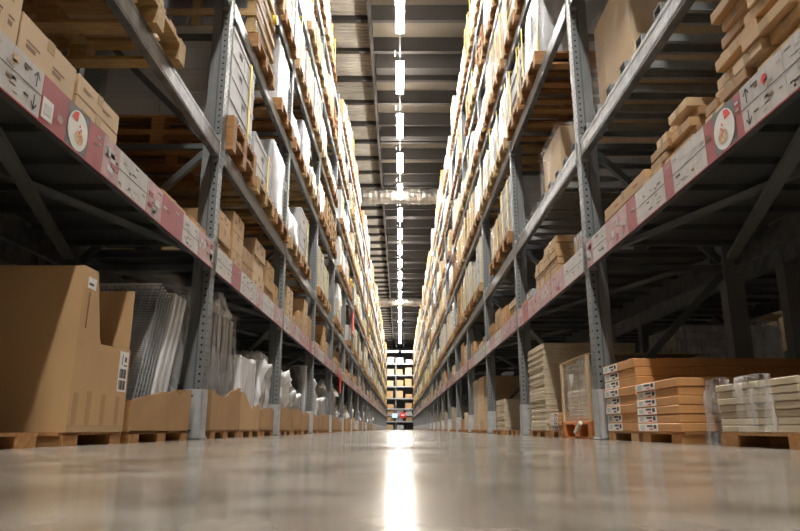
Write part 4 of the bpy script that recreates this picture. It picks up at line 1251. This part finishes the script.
# ------------------------------------------------------------------ small things
o = empty('hanging_sign', (-(AX - .03), 14.4, TOPS[0] - .13)); b = MB(); b.box((-.012, -.08, -.40), (.012, .08, 0), M['redb'], bev=.004); b.build('sign_board', o)
b = MB(); b.tube((0, 0, 0), (0, 0, .14), .004, M['galv'], 6); b.build('hook', o); tag(o, 'narrow red sign hanging from the lowest shelf of the left rack', 'sign')
o = empty('hanging_sign', (-(AX - .10), 16.9, 2.45)); b = MB(); b.box((-.012, -.25, 0), (.012, .25, .62), M['redb'], bev=.004); b.box((-.006, -.26, .05), (.02, .28, .10), M['paper']); b.build('sign_board', o)
b = MB(); b.tube((-.03, 0, 0), (-.03, 0, -.4), .006, M['galv'], 6); b.build('hook', o); tag(o, 'red board standing upright before the second shelf of the left rack', 'sign')
# end of the aisle: cross rack
YE = 70.0
def end_upright():
    b = MB(); b.box((-.06, 0, 0), (.06, .1, 7.6), M['steel_pale']); b.box((-.06, 1.0, 0), (.06, 1.1, 7.6), M['steel_pale'])
    return b.build('rack_upright')
for i, x in enumerate((-4.2, -1.5, -.45 + .0, 1.5, 4.2)):
    tag(kind('endup', end_upright).place((x, YE, 0)), 'pale upright of the cross rack at the aisle end, %s from the left' % ORD[i], 'rack upright', 'uprights of the cross rack')
ETOPS = [.9, 1.55, 2.2, 3.3, 4.55, 5.75, 7.0]
for li, t in enumerate(ETOPS):
    def f():
        b = MB(); b.box((-4.2, -.045, -.14), (4.2, -.005, 0), M['galv']); b.box((-4.2, -.005, -.03), (4.2, -.002, 0), M['galv']); b.box((-4.2, .105, -.03), (4.2, .995, 0), M['steel']); b.box((-4.0, -.005, -.03), (-1.7, .105, 0), M['steel']); b.box((-1.35, -.005, -.03), (-.6, .105, 0), M['steel']); b.box((-.3, -.005, -.03), (1.35, .105, 0), M['steel']); b.box((1.7, -.005, -.03), (4.0, .105, 0), M['steel']); return b.build('shelf')
    tag(kind('endsh', f).place((0, YE, t)), '%s shelf up of the cross rack at the end of the aisle' % ORD[li], 'shelf', 'shelves of the cross rack')
rng = random.Random(9)
for li, t in enumerate([0] + ETOPS):
    nx = (ETOPS + [8.4, 8.4])[li]; room = nx - t - .2
    for q, x in enumerate((-1.05, -.02, .95)):
        if rng.random() < .1: continue
        h = min(room, rng.uniform(.35, .8)); m = rng.choice(('kraft', 'kraft_light', 'kraft', 'white')) if li < 7 else 'white'
        put_carton(x + rng.uniform(-.06, .06), YE + .5, t + .001, .7, .7, h, m, '%s carton on the cross rack at the aisle end, level %s, %s across' % (CW[m], ORD[li], ORD[q]), 'cartons on the cross rack', marks=False, tape=False)
o = empty('lit_screen', (-.55, YE - .30, 1.22)); b = MB(); b.box((-.28, 0, 0), (.28, .06, .45), M['plastic']); b.build('casing', o); b = MB(); b.box((-.26, -.01, .02), (.26, 0, .43), M['screen']); b.build('display', o)
b = MB(); b.tube((0, .03, .45), (0, .03, .9), .015, M['galv'], 6); b.tube((0, .03, .9), (0, .245, .9), .015, M['galv'], 6); b.build('bracket', o)
tag(o, 'bluish lit screen hanging before the cross rack at the aisle end', 'screen')
o = empty('round_sign', (.30, YE - .25, 1.50)); b = MB(); b.tube((0, 0, 0), (0, .03, 0), .33, M['redb'], 28); b.build('disc', o); b = MB(); b.box((-.18, -.006, -.05), (.18, 0, .05), M['paper']); b.build('white_bar', o)
b = MB(); b.tube((0, .03, 0), (0, .195, 0), .015, M['galv'], 6); b.build('bracket', o)
tag(o, 'round red sign before the cross rack at the aisle end', 'sign')
for i, x in enumerate((-1.0, 1.0)):
    o = kind('lamp', make_lamp).place((x, 67.6, LAMP_Z - 1.1), math.pi / 2)
    for c in [q for q in COL.objects if q.parent == o and q.name.startswith('hanger')]: c.scale = (1, 1, 1.95)
    tag(o, 'strip lamp set crosswise at the aisle end, %s of the two' % ('left', 'right')[i], 'ceiling lamp', 'crosswise lamps at the aisle end')
print('OBJECTS', len(COL.objects), 'LABELS', len(LABELS))
